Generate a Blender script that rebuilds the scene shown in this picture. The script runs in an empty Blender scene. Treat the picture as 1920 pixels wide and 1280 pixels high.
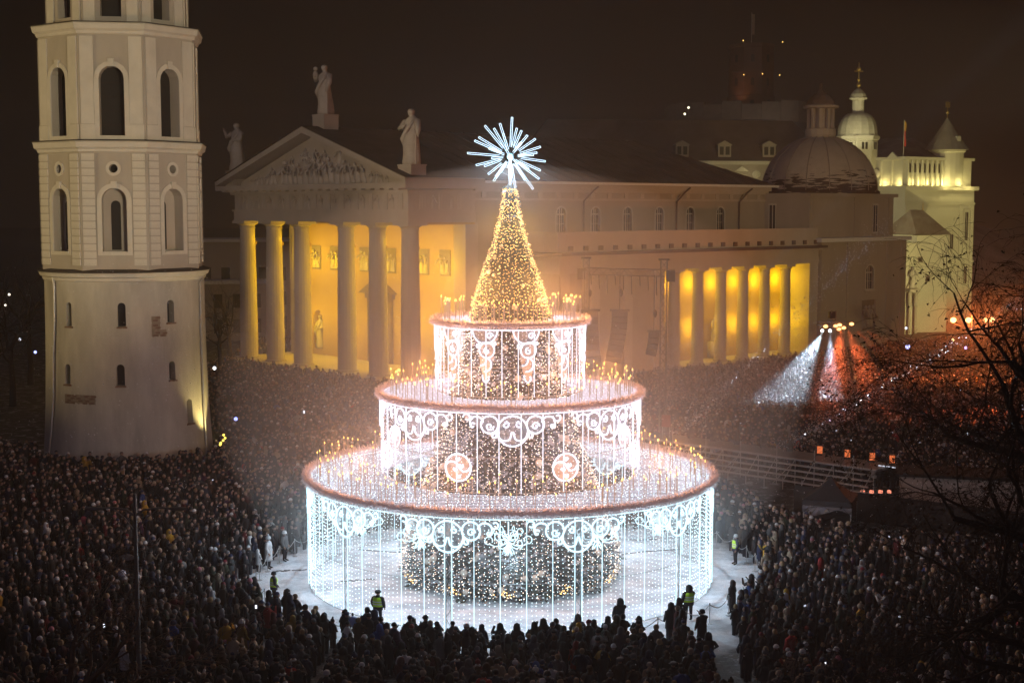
import bpy, bmesh, math, random
import numpy as np
from mathutils import Vector, Matrix
from mathutils.geometry import tessellate_polygon

random.seed(7)
RNG = np.random.default_rng(7)
SC = bpy.context.scene
COL = SC.collection
PI = math.pi
R = math.radians

# ------------------------------------------------------------------ camera, night sky, exposure
CAM_H, PITCH, FPX = 21.0, R(5.36), 2667.0
cam_d = bpy.data.cameras.new('camera')
cam = bpy.data.objects.new('camera', cam_d)
COL.objects.link(cam)
cam.location = (0, 0, CAM_H)
cam.rotation_euler = (PI / 2 - PITCH, 0, 0)
cam_d.lens = 50.0
cam_d.sensor_width = 36.0
cam_d.clip_start = 0.5
cam_d.clip_end = 3000
SC.camera = cam

world = bpy.data.worlds.new('World')
SC.world = world
world.use_nodes = True
wn = world.node_tree.nodes
wl = world.node_tree.links
bg = wn['Background']
sky = wn.new('ShaderNodeTexSky')
sky.sky_type = 'NISHITA'
sky.sun_disc = False
sky.sun_elevation = R(-6.0)
sky.sun_rotation = R(200)
mixw = wn.new('ShaderNodeMix')
mixw.data_type = 'RGBA'
mixw.inputs[0].default_value = 0.97
mixw.inputs[7].default_value = (0.40, 0.22, 0.15, 1)     # city glow on low snow cloud
wl.new(sky.outputs[0], mixw.inputs[6])
wl.new(mixw.outputs[2], bg.inputs[0])
bg.inputs[1].default_value = 0.011

moon_d = bpy.data.lights.new('night_sun', 'SUN')
moon_d.energy = 0.08
moon_d.angle = R(12)
moon_d.color = (0.72, 0.62, 1.0)
moon = bpy.data.objects.new('night_sun', moon_d)
COL.objects.link(moon)
moon.rotation_euler = (R(58), 0, R(-18))

SC.view_settings.view_transform = 'Standard'
SC.view_settings.look = 'None'
SC.view_settings.exposure = 0.0
SC.view_settings.gamma = 1.0
SC.view_settings.use_curve_mapping = False
SC.render.engine = 'CYCLES'
SC.cycles.use_denoising = True
SC.cycles.denoiser = 'OPENIMAGEDENOISE'
SC.cycles.max_bounces = 5
SC.cycles.diffuse_bounces = 2
SC.cycles.glossy_bounces = 2
SC.cycles.transmission_bounces = 3
SC.cycles.volume_bounces = 1
SC.cycles.transparent_max_bounces = 12
SC.cycles.sample_clamp_indirect = 1.5
SC.cycles.sample_clamp_direct = 0.0
SC.cycles.caustics_reflective = False
SC.cycles.caustics_refractive = False
SC.cycles.use_light_tree = True


# ------------------------------------------------------------------ helpers
def at(px, py, Y):
    """point of the place seen at photo pixel (px, py) when it stands Y metres ahead"""
    cx, cy = (px - 960) / FPX, (640 - py) / FPX
    d = Vector((cx, math.cos(PITCH) + cy * math.sin(PITCH), -math.sin(PITCH) + cy * math.cos(PITCH)))
    k = Y / d.y
    return Vector((d.x * k, Y, CAM_H + d.z * k))


def tag(o, label=None, cat=None, group=None, kind=None):
    if label: o['label'] = label
    if cat: o['category'] = cat
    if group: o['group'] = group
    if kind: o['kind'] = kind
    return o


def empty(name, loc=(0, 0, 0), rz=0.0, parent=None):
    o = bpy.data.objects.new(name, None)
    COL.objects.link(o)
    o.location = loc
    o.rotation_euler = (0, 0, rz)
    o.empty_display_size = 0.2
    if parent: o.parent = parent
    return o


def inst(name, mesh, parent=None, loc=(0, 0, 0), rot=(0, 0, 0), scale=(1, 1, 1)):
    o = bpy.data.objects.new(name, mesh)
    COL.objects.link(o)
    o.location = loc
    o.rotation_euler = rot
    o.scale = scale
    if parent: o.parent = parent
    return o


def copy_tree(o, parent=None):
    c = o.copy()
    COL.objects.link(c)
    if parent: c.parent = parent
    for ch in list(o.children):
        copy_tree(ch, c)
    return c


class MB:
    def __init__(s):
        s.v, s.f, s.m = [], [], []

    def add(s, vs, fs, mi=0):
        b = len(s.v)
        s.v.extend([tuple(p) for p in vs])
        s.f.extend([tuple(i + b for i in f) for f in fs])
        s.m.extend([mi] * len(fs))
        return s

    def box(s, x0, x1, y0, y1, z0, z1, mi=0):
        vs = [(x0, y0, z0), (x1, y0, z0), (x1, y1, z0), (x0, y1, z0), (x0, y0, z1), (x1, y0, z1), (x1, y1, z1), (x0, y1, z1)]
        fs = [(0, 3, 2, 1), (4, 5, 6, 7), (0, 1, 5, 4), (1, 2, 6, 5), (2, 3, 7, 6), (3, 0, 4, 7)]
        return s.add(vs, fs, mi)

    def obox(s, c, ax, ay, az, mi=0):
        c, ax, ay, az = Vector(c), Vector(ax), Vector(ay), Vector(az)
        vs = [c + ax * a + ay * b + az * d for d in (-1, 1) for a, b in ((-1, -1), (1, -1), (1, 1), (-1, 1))]
        fs = [(0, 3, 2, 1), (4, 5, 6, 7), (0, 1, 5, 4), (1, 2, 6, 5), (2, 3, 7, 6), (3, 0, 4, 7)]
        return s.add(vs, fs, mi)

    def tube(s, pts, r, n=6, mi=0, closed=False, caps=True):
        pts = [Vector(p) for p in pts]
        m = len(pts)
        rs = r if isinstance(r, (list, tuple)) else [r] * m
        vs, ref = [], None
        for i, p in enumerate(pts):
            if closed:
                t = pts[(i + 1) % m] - pts[i - 1]
            else:
                t = pts[min(i + 1, m - 1)] - pts[max(i - 1, 0)]
            t = t.normalized() if t.length > 1e-9 else Vector((0, 0, 1))
            if ref is None:
                ref = Vector((0, 0, 1)) if abs(t.z) < 0.9 else Vector((1, 0, 0))
                ref = t.cross(ref).normalized()
            a = (ref - t * ref.dot(t))
            a = a.normalized() if a.length > 1e-6 else t.orthogonal().normalized()
            ref = a
            b = t.cross(a)
            for k in range(n):
                an = 2 * PI * k / n
                vs.append(p + (a * math.cos(an) + b * math.sin(an)) * rs[i])
        fs = []
        for i in range(m if closed else m - 1):
            j = (i + 1) % m
            for k in range(n):
                l = (k + 1) % n
                fs.append((i * n + k, i * n + l, j * n + l, j * n + k))
        if caps and not closed:
            fs.append(tuple(range(n - 1, -1, -1)))
            fs.append(tuple((m - 1) * n + k for k in range(n)))
        return s.add(vs, fs, mi)

    def lathe(s, prof, n=24, c=(0, 0, 0), a0=0.0, mi=0, cap=True):
        vs, fs = [], []
        for r, z in prof:
            for k in range(n):
                a = a0 + 2 * PI * k / n
                vs.append((c[0] + r * math.cos(a), c[1] + r * math.sin(a), c[2] + z))
        for i in range(len(prof) - 1):
            for k in range(n):
                l = (k + 1) % n
                fs.append((i * n + k, i * n + l, (i + 1) * n + l, (i + 1) * n + k))
        if cap:
            fs.append(tuple(range(n - 1, -1, -1)))
            e = (len(prof) - 1) * n
            fs.append(tuple(e + k for k in range(n)))
        return s.add(vs, fs, mi)

    def loft(s, rings, mi=0, cap=True):
        n = len(rings[0])
        vs = [p for r in rings for p in r]
        fs = []
        for i in range(len(rings) - 1):
            for k in range(n):
                l = (k + 1) % n
                fs.append((i * n + k, i * n + l, (i + 1) * n + l, (i + 1) * n + k))
        if cap:
            fs.append(tuple(range(n - 1, -1, -1)))
            e = (len(rings) - 1) * n
            fs.append(tuple(e + k for k in range(n)))
        return s.add(vs, fs, mi)

    def ball(s, c, r, nu=10, nv=7, mi=0):
        rx, ry, rz = (r, r, r) if not isinstance(r, (list, tuple)) else r
        rings = []
        for i in range(nv + 1):
            t = PI * (0.04 + 0.92 * i / nv)
            rings.append([(c[0] + rx * math.sin(t) * math.cos(2 * PI * k / nu), c[1] + ry * math.sin(t) * math.sin(2 * PI * k / nu),
                           c[2] - rz * math.cos(t)) for k in range(nu)])
        return s.loft(rings, mi)

    def octa(s, c, r, mi=0):
        x, y, z = c
        vs = [(x + r, y, z), (x - r, y, z), (x, y + r, z), (x, y - r, z), (x, y, z + r), (x, y, z - r)]
        fs = [(0, 2, 4), (2, 1, 4), (1, 3, 4), (3, 0, 4), (2, 0, 5), (1, 2, 5), (3, 1, 5), (0, 3, 5)]
        return s.add(vs, fs, mi)

    def prism(s, loop, y0, y1, frame=None, mi=0):
        """loop of (x, z) pushed from y0 to y1; frame maps (x, y, z) to place"""
        F = frame or (lambda x, y, z: (x, y, z))
        n = len(loop)
        vs = [F(x, y0, z) for x, z in loop] + [F(x, y1, z) for x, z in loop]
        fs = [(i, (i + 1) % n, n + (i + 1) % n, n + i) for i in range(n)]
        tri = tessellate_polygon([[Vector((x, z, 0)) for x, z in loop]])
        fs += [tuple(reversed(t)) for t in tri] + [tuple(i + n for i in t) for t in tri]
        return s.add(vs, fs, mi)

    def holed(s, outer, holes, y, depth, frame=None, mi=0, mi_rev=None):
        """flat wall of (x, z) outline at y with holes and reveals going back by depth (towards +y)"""
        F = frame or (lambda x, y, z: (x, y, z))
        polys = [outer] + holes
        flat = [p for q in polys for p in q]
        tri = tessellate_polygon([[Vector((x, z, 0)) for x, z in q] for q in polys])
        s.add([F(x, y, z) for x, z in flat], [tuple(t) for t in tri], mi)
        for h in holes:
            n = len(h)
            vs = [F(x, y, z) for x, z in h] + [F(x, y + depth, z) for x, z in h]
            s.add(vs, [(i, (i + 1) % n, n + (i + 1) % n, n + i) for i in range(n)], mi if mi_rev is None else mi_rev)
        return s

    def mesh(s, name, mats, smooth=False):
        me = bpy.data.meshes.new(name)
        me.from_pydata(s.v, [], s.f)
        if not isinstance(mats, (list, tuple)): mats = [mats]
        for m in mats: me.materials.append(m)
        if len(mats) > 1: me.polygons.foreach_set('material_index', s.m)
        if smooth: me.polygons.foreach_set('use_smooth', [True] * len(me.polygons))
        bm = bmesh.new()
        bm.from_mesh(me)
        bmesh.ops.recalc_face_normals(bm, faces=bm.faces)
        bm.to_mesh(me)
        bm.free()
        return me

    def build(s, name, mats, parent=None, smooth=False, loc=(0, 0, 0), rz=0.0):
        return inst(name, s.mesh(name, mats, smooth), parent, loc, (0, 0, rz))


def arch(cx, z0, zs, hw, n=8):
    """outline of a round-headed opening"""
    pts = [(cx - hw, z0), (cx + hw, z0)]
    for i in range(n + 1):
        a = PI * i / n
        pts.append((cx + hw * math.cos(a), zs + hw * math.sin(a)))
    return pts


def circle2(cx, cz, r, n=16):
    return [(cx + r * math.cos(2 * PI * i / n), cz + r * math.sin(2 * PI * i / n)) for i in range(n)]


def rect(x0, x1, z0, z1):
    return [(x0, z0), (x1, z0), (x1, z1), (x0, z1)]


def cut(obj, cutter):
    """cut the solid cutter out of obj for good"""
    c = cutter.build('cutter', [], obj.parent)
    md = obj.modifiers.new('b', 'BOOLEAN')
    md.operation = 'DIFFERENCE'
    md.solver = 'EXACT'
    md.object = c
    bpy.context.view_layer.update()
    dg = bpy.context.evaluated_depsgraph_get()
    me = bpy.data.meshes.new_from_object(obj.evaluated_get(dg))
    obj.modifiers.clear()
    obj.data = me
    bpy.data.objects.remove(c, do_unlink=True)


# ------------------------------------------------------------------ materials
def mat(name, col, rough=0.85, var=0.25, scale=1.2, bump=0.15, col2=None, metal=0.0, fine=14.0, streak=0.0, obj_color=False, spec=0.3):
    m = bpy.data.materials.new(name)
    m.use_nodes = True
    N, L = m.node_tree.nodes, m.node_tree.links
    b = N['Principled BSDF']
    b.inputs['Roughness'].default_value = rough
    b.inputs['Metallic'].default_value = metal
    b.inputs['Specular IOR Level'].default_value = spec
    tc = N.new('ShaderNodeTexCoord')
    n1 = N.new('ShaderNodeTexNoise')
    n1.inputs['Scale'].default_value = scale
    n1.inputs['Detail'].default_value = 6
    n1.inputs['Roughness'].default_value = 0.65
    src = tc.outputs['Object']
    if streak:
        mp = N.new('ShaderNodeMapping')
        mp.inputs['Scale'].default_value = (1, 1, streak)
        L.new(src, mp.inputs[0])
        L.new(mp.outputs[0], n1.inputs['Vector'])
    else:
        L.new(src, n1.inputs['Vector'])
    rmp = N.new('ShaderNodeMapRange')
    rmp.inputs[1].default_value = 0.3
    rmp.inputs[2].default_value = 0.7
    L.new(n1.outputs[0], rmp.inputs[0])
    mx = N.new('ShaderNodeMix')
    mx.data_type = 'RGBA'
    L.new(rmp.outputs[0], mx.inputs[0])
    c2 = col2 if col2 else tuple(c * (1 - var) for c in col)
    if obj_color:
        oi = N.new('ShaderNodeObjectInfo')
        L.new(oi.outputs['Color'], mx.inputs[6])
        mul = N.new('ShaderNodeMix')
        mul.data_type = 'RGBA'
        mul.blend_type = 'MULTIPLY'
        mul.inputs[0].default_value = 1
        L.new(oi.outputs['Color'], mul.inputs[6])
        mul.inputs[7].default_value = (1 - var, 1 - var, 1 - var, 1)
        L.new(mul.outputs[2], mx.inputs[7])
    else:
        mx.inputs[6].default_value = (*col, 1)
        mx.inputs[7].default_value = (*c2, 1)
    L.new(mx.outputs[2], b.inputs['Base Color'])
    if bump:
        n2 = N.new('ShaderNodeTexNoise')
        n2.inputs['Scale'].default_value = fine
        n2.inputs['Detail'].default_value = 4
        L.new(tc.outputs['Object'], n2.inputs['Vector'])
        bp = N.new('ShaderNodeBump')
        bp.inputs['Strength'].default_value = bump
        bp.inputs['Distance'].default_value = 0.05
        L.new(n2.outputs[0], bp.inputs['Height'])
        L.new(bp.outputs[0], b.inputs['Normal'])
    return m


def emis(name, col, strength, sample=False, flicker=0.0):
    m = bpy.data.materials.new(name)
    m.use_nodes = True
    N, L = m.node_tree.nodes, m.node_tree.links
    for n in list(N): N.remove(n)
    o = N.new('ShaderNodeOutputMaterial')
    e = N.new('ShaderNodeEmission')
    e.inputs[0].default_value = (*col, 1)
    e.inputs[1].default_value = strength
    if flicker:
        tc = N.new('ShaderNodeTexCoord')
        wn_ = N.new('ShaderNodeTexNoise')
        wn_.inputs['Scale'].default_value = 2.3
        L.new(tc.outputs['Object'], wn_.inputs['Vector'])
        mr = N.new('ShaderNodeMapRange')
        mr.inputs[1].default_value = 0.35
        mr.inputs[2].default_value = 0.65
        mr.inputs[3].default_value = strength * (1 - flicker)
        mr.inputs[4].default_value = strength * (1 + flicker)
        L.new(wn_.outputs[0], mr.inputs[0])
        L.new(mr.outputs[0], e.inputs[1])
    L.new(e.outputs[0], o.inputs[0])
    m.cycles.emission_sampling = 'AUTO' if sample else 'NONE'
    return m


def point(name, loc, power, color, radius=0.05, parent=None):
    d = bpy.data.lights.new(name, 'POINT')
    d.energy = power
    d.color = color
    d.shadow_soft_size = radius
    o = bpy.data.objects.new(name, d)
    COL.objects.link(o)
    o.location = loc
    if parent: o.parent = parent
    return o


def spot(name, loc, target, power, color, angle, blend=0.3, radius=0.1, parent=None):
    d = bpy.data.lights.new(name, 'SPOT')
    d.energy = power
    d.color = color
    d.spot_size = R(angle)
    d.spot_blend = blend
    d.shadow_soft_size = radius
    o = bpy.data.objects.new(name, d)
    COL.objects.link(o)
    o.location = loc
    o.rotation_euler = (Vector(target) - Vector(loc)).to_track_quat('-Z', 'Y').to_euler()
    if parent: o.parent = parent
    return o


M_PLASTER = mat('tower_plaster', (0.64, 0.60, 0.53), 0.9, 0.42, 0.4, 0.35, streak=0.28)
M_PLASTER2 = mat('tower_plaster_field', (0.52, 0.47, 0.41), 0.9, 0.2, 0.5, 0.2, streak=0.4)
M_CAP = mat('ledge_sheet', (0.07, 0.055, 0.045), 0.7, 0.3, 1.5, 0.1)
M_TRIM = mat('tower_trim', (0.70, 0.66, 0.59), 0.85, 0.15, 0.8, 0.1)
M_DARK = mat('dark_opening', (0.02, 0.018, 0.016), 0.6, 0.3, 2, 0)
M_BRICK = mat('old_brick', (0.26, 0.16, 0.11), 0.95, 0.4, 4, 0.5)
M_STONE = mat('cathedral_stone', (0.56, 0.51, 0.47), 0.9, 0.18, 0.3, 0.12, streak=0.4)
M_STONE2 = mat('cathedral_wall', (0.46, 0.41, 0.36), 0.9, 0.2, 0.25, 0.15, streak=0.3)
M_STATUE = mat('statue_stone', (0.66, 0.62, 0.59), 0.8, 0.2, 1.5, 0.2)
M_ROOF = mat('roof_sheet', (0.085, 0.055, 0.048), 0.7, 0.35, 0.25, 0.1, col2=(0.16, 0.12, 0.11))
M_DOME = mat('dome_sheet', (0.24, 0.20, 0.17), 0.7, 0.3, 0.35, 0.15, col2=(0.40, 0.35, 0.32))
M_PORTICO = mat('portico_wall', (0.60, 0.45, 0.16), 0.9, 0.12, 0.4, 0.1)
M_GLASS = mat('night_glass', (0.03, 0.03, 0.035), 0.15, 0.2, 3, 0, spec=0.5)
M_WFRAME = mat('window_frame_white', (0.62, 0.60, 0.57), 0.7, 0.1, 3, 0)
M_PALACE = mat('palace_plaster', (0.70, 0.68, 0.60), 0.9, 0.1, 0.2, 0.08)
M_PALEROOF = mat('snowy_cone_sheet', (0.42, 0.39, 0.35), 0.7, 0.3, 0.6, 0.1)
M_BARK_LIT = mat('lit_bark', (0.20, 0.14, 0.10), 0.9, 0.3, 3, 0.3)  # light on the corner twigs is put into this bark colour
M_SLATE = mat('palace_roof', (0.16, 0.12, 0.10), 0.7, 0.3, 0.4, 0.1, col2=(0.30, 0.27, 0.25))
M_METAL = mat('galvanised_steel', (0.50, 0.50, 0.51), 0.45, 0.2, 3, 0.05, metal=0.35)
M_BLACK = mat('black_metal', (0.025, 0.025, 0.027), 0.55, 0.3, 3, 0.05)
M_BLACKC = mat('black_cloth', (0.02, 0.019, 0.022), 0.95, 0.3, 1, 0.3, fine=4)
M_GILT = mat('gilded_metal', (0.75, 0.55, 0.2), 0.35, 0.2, 3, 0.05, metal=0.8)
M_WOOD = mat('bark', (0.045, 0.032, 0.026), 0.95, 0.4, 3, 0.4)
M_SNOW = mat('settled_snow', (0.80, 0.82, 0.85), 0.7, 0.06, 1.5, 0.2)
M_DOOR = mat('old_door', (0.12, 0.07, 0.035), 0.7, 0.3, 2, 0.2)
E_COOL = emis('cool_light_tube', (0.62, 0.88, 1.0), 1.8)
E_COOLDOT = emis('cool_led', (0.72, 0.92, 1.0), 3.0, flicker=0.5)
E_WHITE = emis('white_rope_light', (0.86, 0.86, 1.0), 1.9)
E_WHITEDOT = emis('white_led', (0.95, 0.86, 1.0), 1.7, flicker=0.5)
E_STAR = emis('star_tube', (0.62, 0.82, 1.0), 3.4)
E_WARMDOT = emis('warm_led', (1.0, 0.62, 0.22), 3.2, flicker=0.5)
E_PALEDOT = emis('pale_warm_led', (1.0, 0.78, 0.64), 3.0, flicker=0.5)
E_FLAME = emis('candle_flame', (1.0, 0.58, 0.14), 4.5)

LOWP, MIDP, TOPP, CANP, FACP = 420, 220, 140, 410, 50000
BEAMP, TOWP = 70000, 140000
HAZE, SMOKE, MIST = 0.00075, 0.006, 0.0112

# ------------------------------------------------------------------ ground
TREE_C = Vector((-0.1, 80.0, 0.0))


def ground_material():
    m = bpy.data.materials.new('square_paving')
    m.use_nodes = True
    N, L = m.node_tree.nodes, m.node_tree.links
    b = N['Principled BSDF']
    b.inputs['Roughness'].default_value = 0.8
    tc = N.new('ShaderNodeTexCoord')
    ln = N.new('ShaderNodeVectorMath'); ln.operation = 'LENGTH'
    mp = N.new('ShaderNodeMapping'); mp.inputs['Location'].default_value = (-TREE_C.x, -TREE_C.y, 0)
    L.new(tc.outputs['Object'], mp.inputs[0]); L.new(mp.outputs[0], ln.inputs[0])
    n1 = N.new('ShaderNodeTexNoise'); n1.inputs['Scale'].default_value = 0.16; n1.inputs['Detail'].default_value = 7
    n1.inputs['Roughness'].default_value = 0.62
    L.new(tc.outputs['Object'], n1.inputs['Vector'])
    a = N.new('ShaderNodeMath'); a.operation = 'MULTIPLY_ADD'; a.inputs[1].default_value = 16.0
    L.new(n1.outputs[0], a.inputs[0]); L.new(ln.outputs['Value'], a.inputs[2])
    r = N.new('ShaderNodeMapRange'); r.inputs[1].default_value = 22.6; r.inputs[2].default_value = 25.5
    r.inputs[3].default_value = 1.0; r.inputs[4].default_value = 0.0
    L.new(a.outputs[0], r.inputs[0])
    n2 = N.new('ShaderNodeTexNoise'); n2.inputs['Scale'].default_value = 0.9; n2.inputs['Detail'].default_value = 8
    n2.inputs['Roughness'].default_value = 0.7
    L.new(tc.outputs['Object'], n2.inputs['Vector'])
    r2 = N.new('ShaderNodeMapRange'); r2.inputs[1].default_value = 0.52; r2.inputs[2].default_value = 0.66
    r2.inputs[3].default_value = 0.0; r2.inputs[4].default_value = 0.7
    L.new(n2.outputs[0], r2.inputs[0])
    mxf = N.new('ShaderNodeMath'); mxf.operation = 'MAXIMUM'
    L.new(r.outputs[0], mxf.inputs[0]); L.new(r2.outputs[0], mxf.inputs[1])
    # paving slabs
    bk = N.new('ShaderNodeTexBrick'); bk.inputs['Scale'].default_value = 0.8
    bk.inputs['Color1'].default_value = (0.085, 0.078, 0.074, 1); bk.inputs['Color2'].default_value = (0.055, 0.052, 0.052, 1)
    bk.inputs['Mortar'].default_value = (0.03, 0.03, 0.03, 1)
    L.new(tc.outputs['Object'], bk.inputs['Vector'])
    # snow tone, trodden in places
    sc = N.new('ShaderNodeMix'); sc.data_type = 'RGBA'
    n3 = N.new('ShaderNodeTexNoise'); n3.inputs['Scale'].default_value = 0.55; n3.inputs['Detail'].default_value = 9
    n3.inputs['Roughness'].default_value = 0.72
    L.new(tc.outputs['Object'], n3.inputs['Vector'])
    r3 = N.new('ShaderNodeMapRange'); r3.inputs[1].default_value = 0.42; r3.inputs[2].default_value = 0.66
    L.new(n3.outputs[0], r3.inputs[0]); L.new(r3.outputs[0], sc.inputs[0])
    sc.inputs[6].default_value = (0.78, 0.81, 0.86, 1); sc.inputs[7].default_value = (0.40, 0.43, 0.48, 1)
    mx = N.new('ShaderNodeMix'); mx.data_type = 'RGBA'
    L.new(mxf.outputs[0], mx.inputs[0]); L.new(bk.outputs[0], mx.inputs[6]); L.new(sc.outputs[2], mx.inputs[7])
    L.new(mx.outputs[2], b.inputs['Base Color'])
    n4 = N.new('ShaderNodeTexNoise'); n4.inputs['Scale'].default_value = 3.0; n4.inputs['Detail'].default_value = 8
    L.new(tc.outputs['Object'], n4.inputs['Vector'])
    bp = N.new('ShaderNodeBump'); bp.inputs['Strength'].default_value = 0.6; bp.inputs['Distance'].default_value = 0.12
    L.new(n4.outputs[0], bp.inputs['Height']); L.new(bp.outputs[0], b.inputs['Normal'])
    return m


g = MB()
g.box(-900, 900, -150, 1500, -0.5, 0.0)
gr = g.build('ground', ground_material())
tag(gr, kind='structure')

# cables and drag marks on the snow
for k, pts in enumerate([[(-9.5, 86.2), (-6, 85.2), (-2, 84.4)], [(5.2, 84.3), (8, 85.6), (10.6, 86.4)]]):
    t = MB().tube([(x, y, 0.03 + 0.01 * math.sin(x)) for x, y in pts], 0.03, 5)
    o = t.build('power_cable', M_BLACK)
    tag(o, ['black power cable lying across the snow on the side of the bell tower', 'black power cable lying across the snow on the side of the stage'][k], 'cable', 'cables on the snow inside the light ring')
rng = random.Random(3)
for k, (x, y, rz) in enumerate([(-8.7, 79.0, 0.25), (-12.8, 81.2, 0.2), (8.4, 88.9, 0.1)]):
    b = MB()
    for i in range(16):
        a = (i - 8) * 0.11
        b.ball((a + rng.uniform(-.08, .08), rng.uniform(-.1, .1), 0.015), (rng.uniform(.08, .16), rng.uniform(.06, .12), 0.035), 6, 4)
    o = b.build('trodden_slush', mat('slush', (0.2, 0.21, 0.23), 0.6, 0.3, 4), None, True, (x, y, 0), rz)
    tag(o, ['strip of dark slush on the snow inside the light curtain', 'strip of dark slush on open snow beside the stanchions', 'strip of dark slush on the snow behind the tree'][k], 'slush', kind='stuff')

# ------------------------------------------------------------------ bell tower
BT = Vector((-31.98, 117.6, 0))
fa = math.atan2(-BT.y, -BT.x)                     # direction towards the camera
tower = empty('bell_tower', BT, 0)
tag(tower, 'tall floodlit whitewashed bell tower with round base and octagonal upper storeys', 'bell tower')


def wallframe(ang, apo):
    """frame on a wall whose outward normal points at ang and lies apo from the axis; y goes inwards, x to the viewer's right"""
    nx, ny = math.cos(ang), math.sin(ang)
    tx, ty = -ny, nx
    return lambda x, y, z: (nx * (apo - y) + tx * x, ny * (apo - y) + ty * x, z)


drum_prof = [(6.9, -0.3), (6.85, 0.8), (6.72, 2.5), (6.58, 5), (6.46, 8.5), (6.4, 12), (6.38, 15.3)]
d = MB().lathe(drum_prof, 112)
drum = d.build('base_drum', M_PLASTER, tower, False)


def drum_r(z):
    for (r0, z0), (r1, z1) in zip(drum_prof, drum_prof[1:]):
        if z <= z1: return r0 + (r1 - r0) * (z - z0) / (z1 - z0)
    return 6.4


def tower_dir(px, z):
    """angle on the drum of what is seen at photo column px (camera side)"""
    lo, hi = fa - 1.5, fa + 1.5
    for _ in range(40):
        m_ = (lo + hi) / 2
        r = drum_r(z)
        p = BT + Vector((r * math.cos(m_), r * math.sin(m_), z))
        depth = p.y * math.cos(PITCH) - (p.z - CAM_H) * math.sin(PITCH)
        q = 960 + FPX * p.x / depth
        if q < px: lo = m_
        else: hi = m_
    return (lo + hi) / 2


wins = [(129, 11.7, 13.6, .28), (228, 11.7, 13.6, .31), (320, 11.9, 13.7, .32), (386, 12.0, 13.7, .28), (127, 7.1, 8.7, .28), (226, 7.05, 8.75, .32), (323, 7.3, 8.8, .28),
        (356, 3.6, 5.6, .33)]
cb = MB()
for px, z0, z1, hw in wins:
    a = tower_dir(px, (z0 + z1) / 2)
    F = wallframe(a, drum_r((z0 + z1) / 2) + 0.6)
    cb.prism(arch(0, z0, z1 - hw, hw, 6), 0, 1.9, F)
cut(drum, cb)
for px, z0, z1, hw in wins:
    a = tower_dir(px, (z0 + z1) / 2)
    w = MB()
    F = wallframe(a, drum_r((z0 + z1) / 2))
    w.prism(arch(0, z0 + .01, z1 - hw, hw - .005, 6), 0.7, 0.8, F)
    wo = w.build('window', M_GLASS, tower)
    s_ = MB()
    F2 = wallframe(a, drum_r(z0))
    s_.prism(rect(-hw - .1, hw + .1, z0 - .13, z0 - .005), -0.12, 0.5, F2)
    s_.build('sill', M_BRICK, wo)
# exposed brick patches: bricks set in recessed strips of bare mortar
M_MORTAR = mat('bare_mortar', (0.33, 0.27, 0.21), 0.95, 0.3, 3, 0.4)
br_mesh = MB().box(-.21, .21, -.05, .05, -.075, .075).mesh('brick', M_BRICK)
for (cells, nm) in [([(285 + 12 * (i % 2), 596 + 9 * j, 0) for j in range(3) for i in range(2) if i == 0] + [(291, 622, 0), (303, 628, 0), (291, 628, 0)], 'L'),
                    ([(124 + 11 * i, 746 + 8 * j, 0) for i in range(5) for j in range(2)], 'strip')]:
    pass
for px0, px1, y0, y1 in [(284, 300, 596, 634), (300, 312, 622, 634), (122, 179, 742, 759)]:
    pz = lambda y: at(200, y, 111.0).z
    z0, z1 = pz(y1), pz(y0)
    zc = (z0 + z1) / 2
    nb = max(1, round((px1 - px0) / 12))
    rows = max(2, round((z1 - z0) / 0.2))
    a0, a1 = tower_dir(px0, zc), tower_dir(px1, zc)
    pm = MB()
    nn = 6
    pts = []
    for i in range(nn + 1):
        a = a0 + (a1 - a0) * i / nn
        pts.append(a)
    rr = drum_r(zc) + .012
    vs = [(rr * math.cos(a), rr * math.sin(a), z) for z in (z0 - .03, z1 + .03) for a in pts]
    pm.add(vs, [(i, i + 1, nn + 2 + i, nn + 1 + i) for i in range(nn)])
    patch = pm.build('bare_masonry', M_MORTAR, tower)
    for j in range(rows):
        zz = z0 + (j + .5) * (z1 - z0) / rows
        for i in range(nb):
            a = a0 + (a1 - a0) * ((i + .5 + (0.25 if j % 2 else -0.05)) / nb)
            if a > max(a0, a1) - .02: a = max(a0, a1) - .03
            F = wallframe(a, drum_r(zc))
            inst('brick', br_mesh, patch, F(0, 0.02 + 0.015 * ((i + j) % 3), zz), (0, 0, a + PI / 2 + .01 * (i % 3)))
cor = MB().lathe([(6.4, 15.2), (6.5, 15.3), (6.55, 15.5), (6.72, 15.6), (6.8, 15.85), (6.85, 15.9), (6.3, 16.12)], 64)
cor.build('drum_cornice', M_TRIM, tower, False)
MB().lathe([(6.8, 15.92), (6.92, 15.95), (6.9, 16.02), (6.3, 16.2)], 64, cap=False).build('ledge_sheet', M_CAP, tower)
# downpipes
for pxs in [[(101, 15.6), (104, 15.0), (105, 12), (103, 9), (103, 6), (99, 3.2), (94, 1.2), (90, 0)], [(382, 15.6), (372, 14.9), (373, 12), (376, 8.5), (379, 5), (383, 2.2), (386, 0)]]:
    pts = []
    for px, z in pxs:
        a = tower_dir(px, z)
        r = drum_r(z) + 0.13
        pts.append((r * math.cos(a), r * math.sin(a), z))
    MB().tube(pts, 0.085, 7).build('downpipe', M_METAL, tower)

A0 = fa + R(-28 - 1.0)                    # first vertex as seen from the camera


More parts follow.
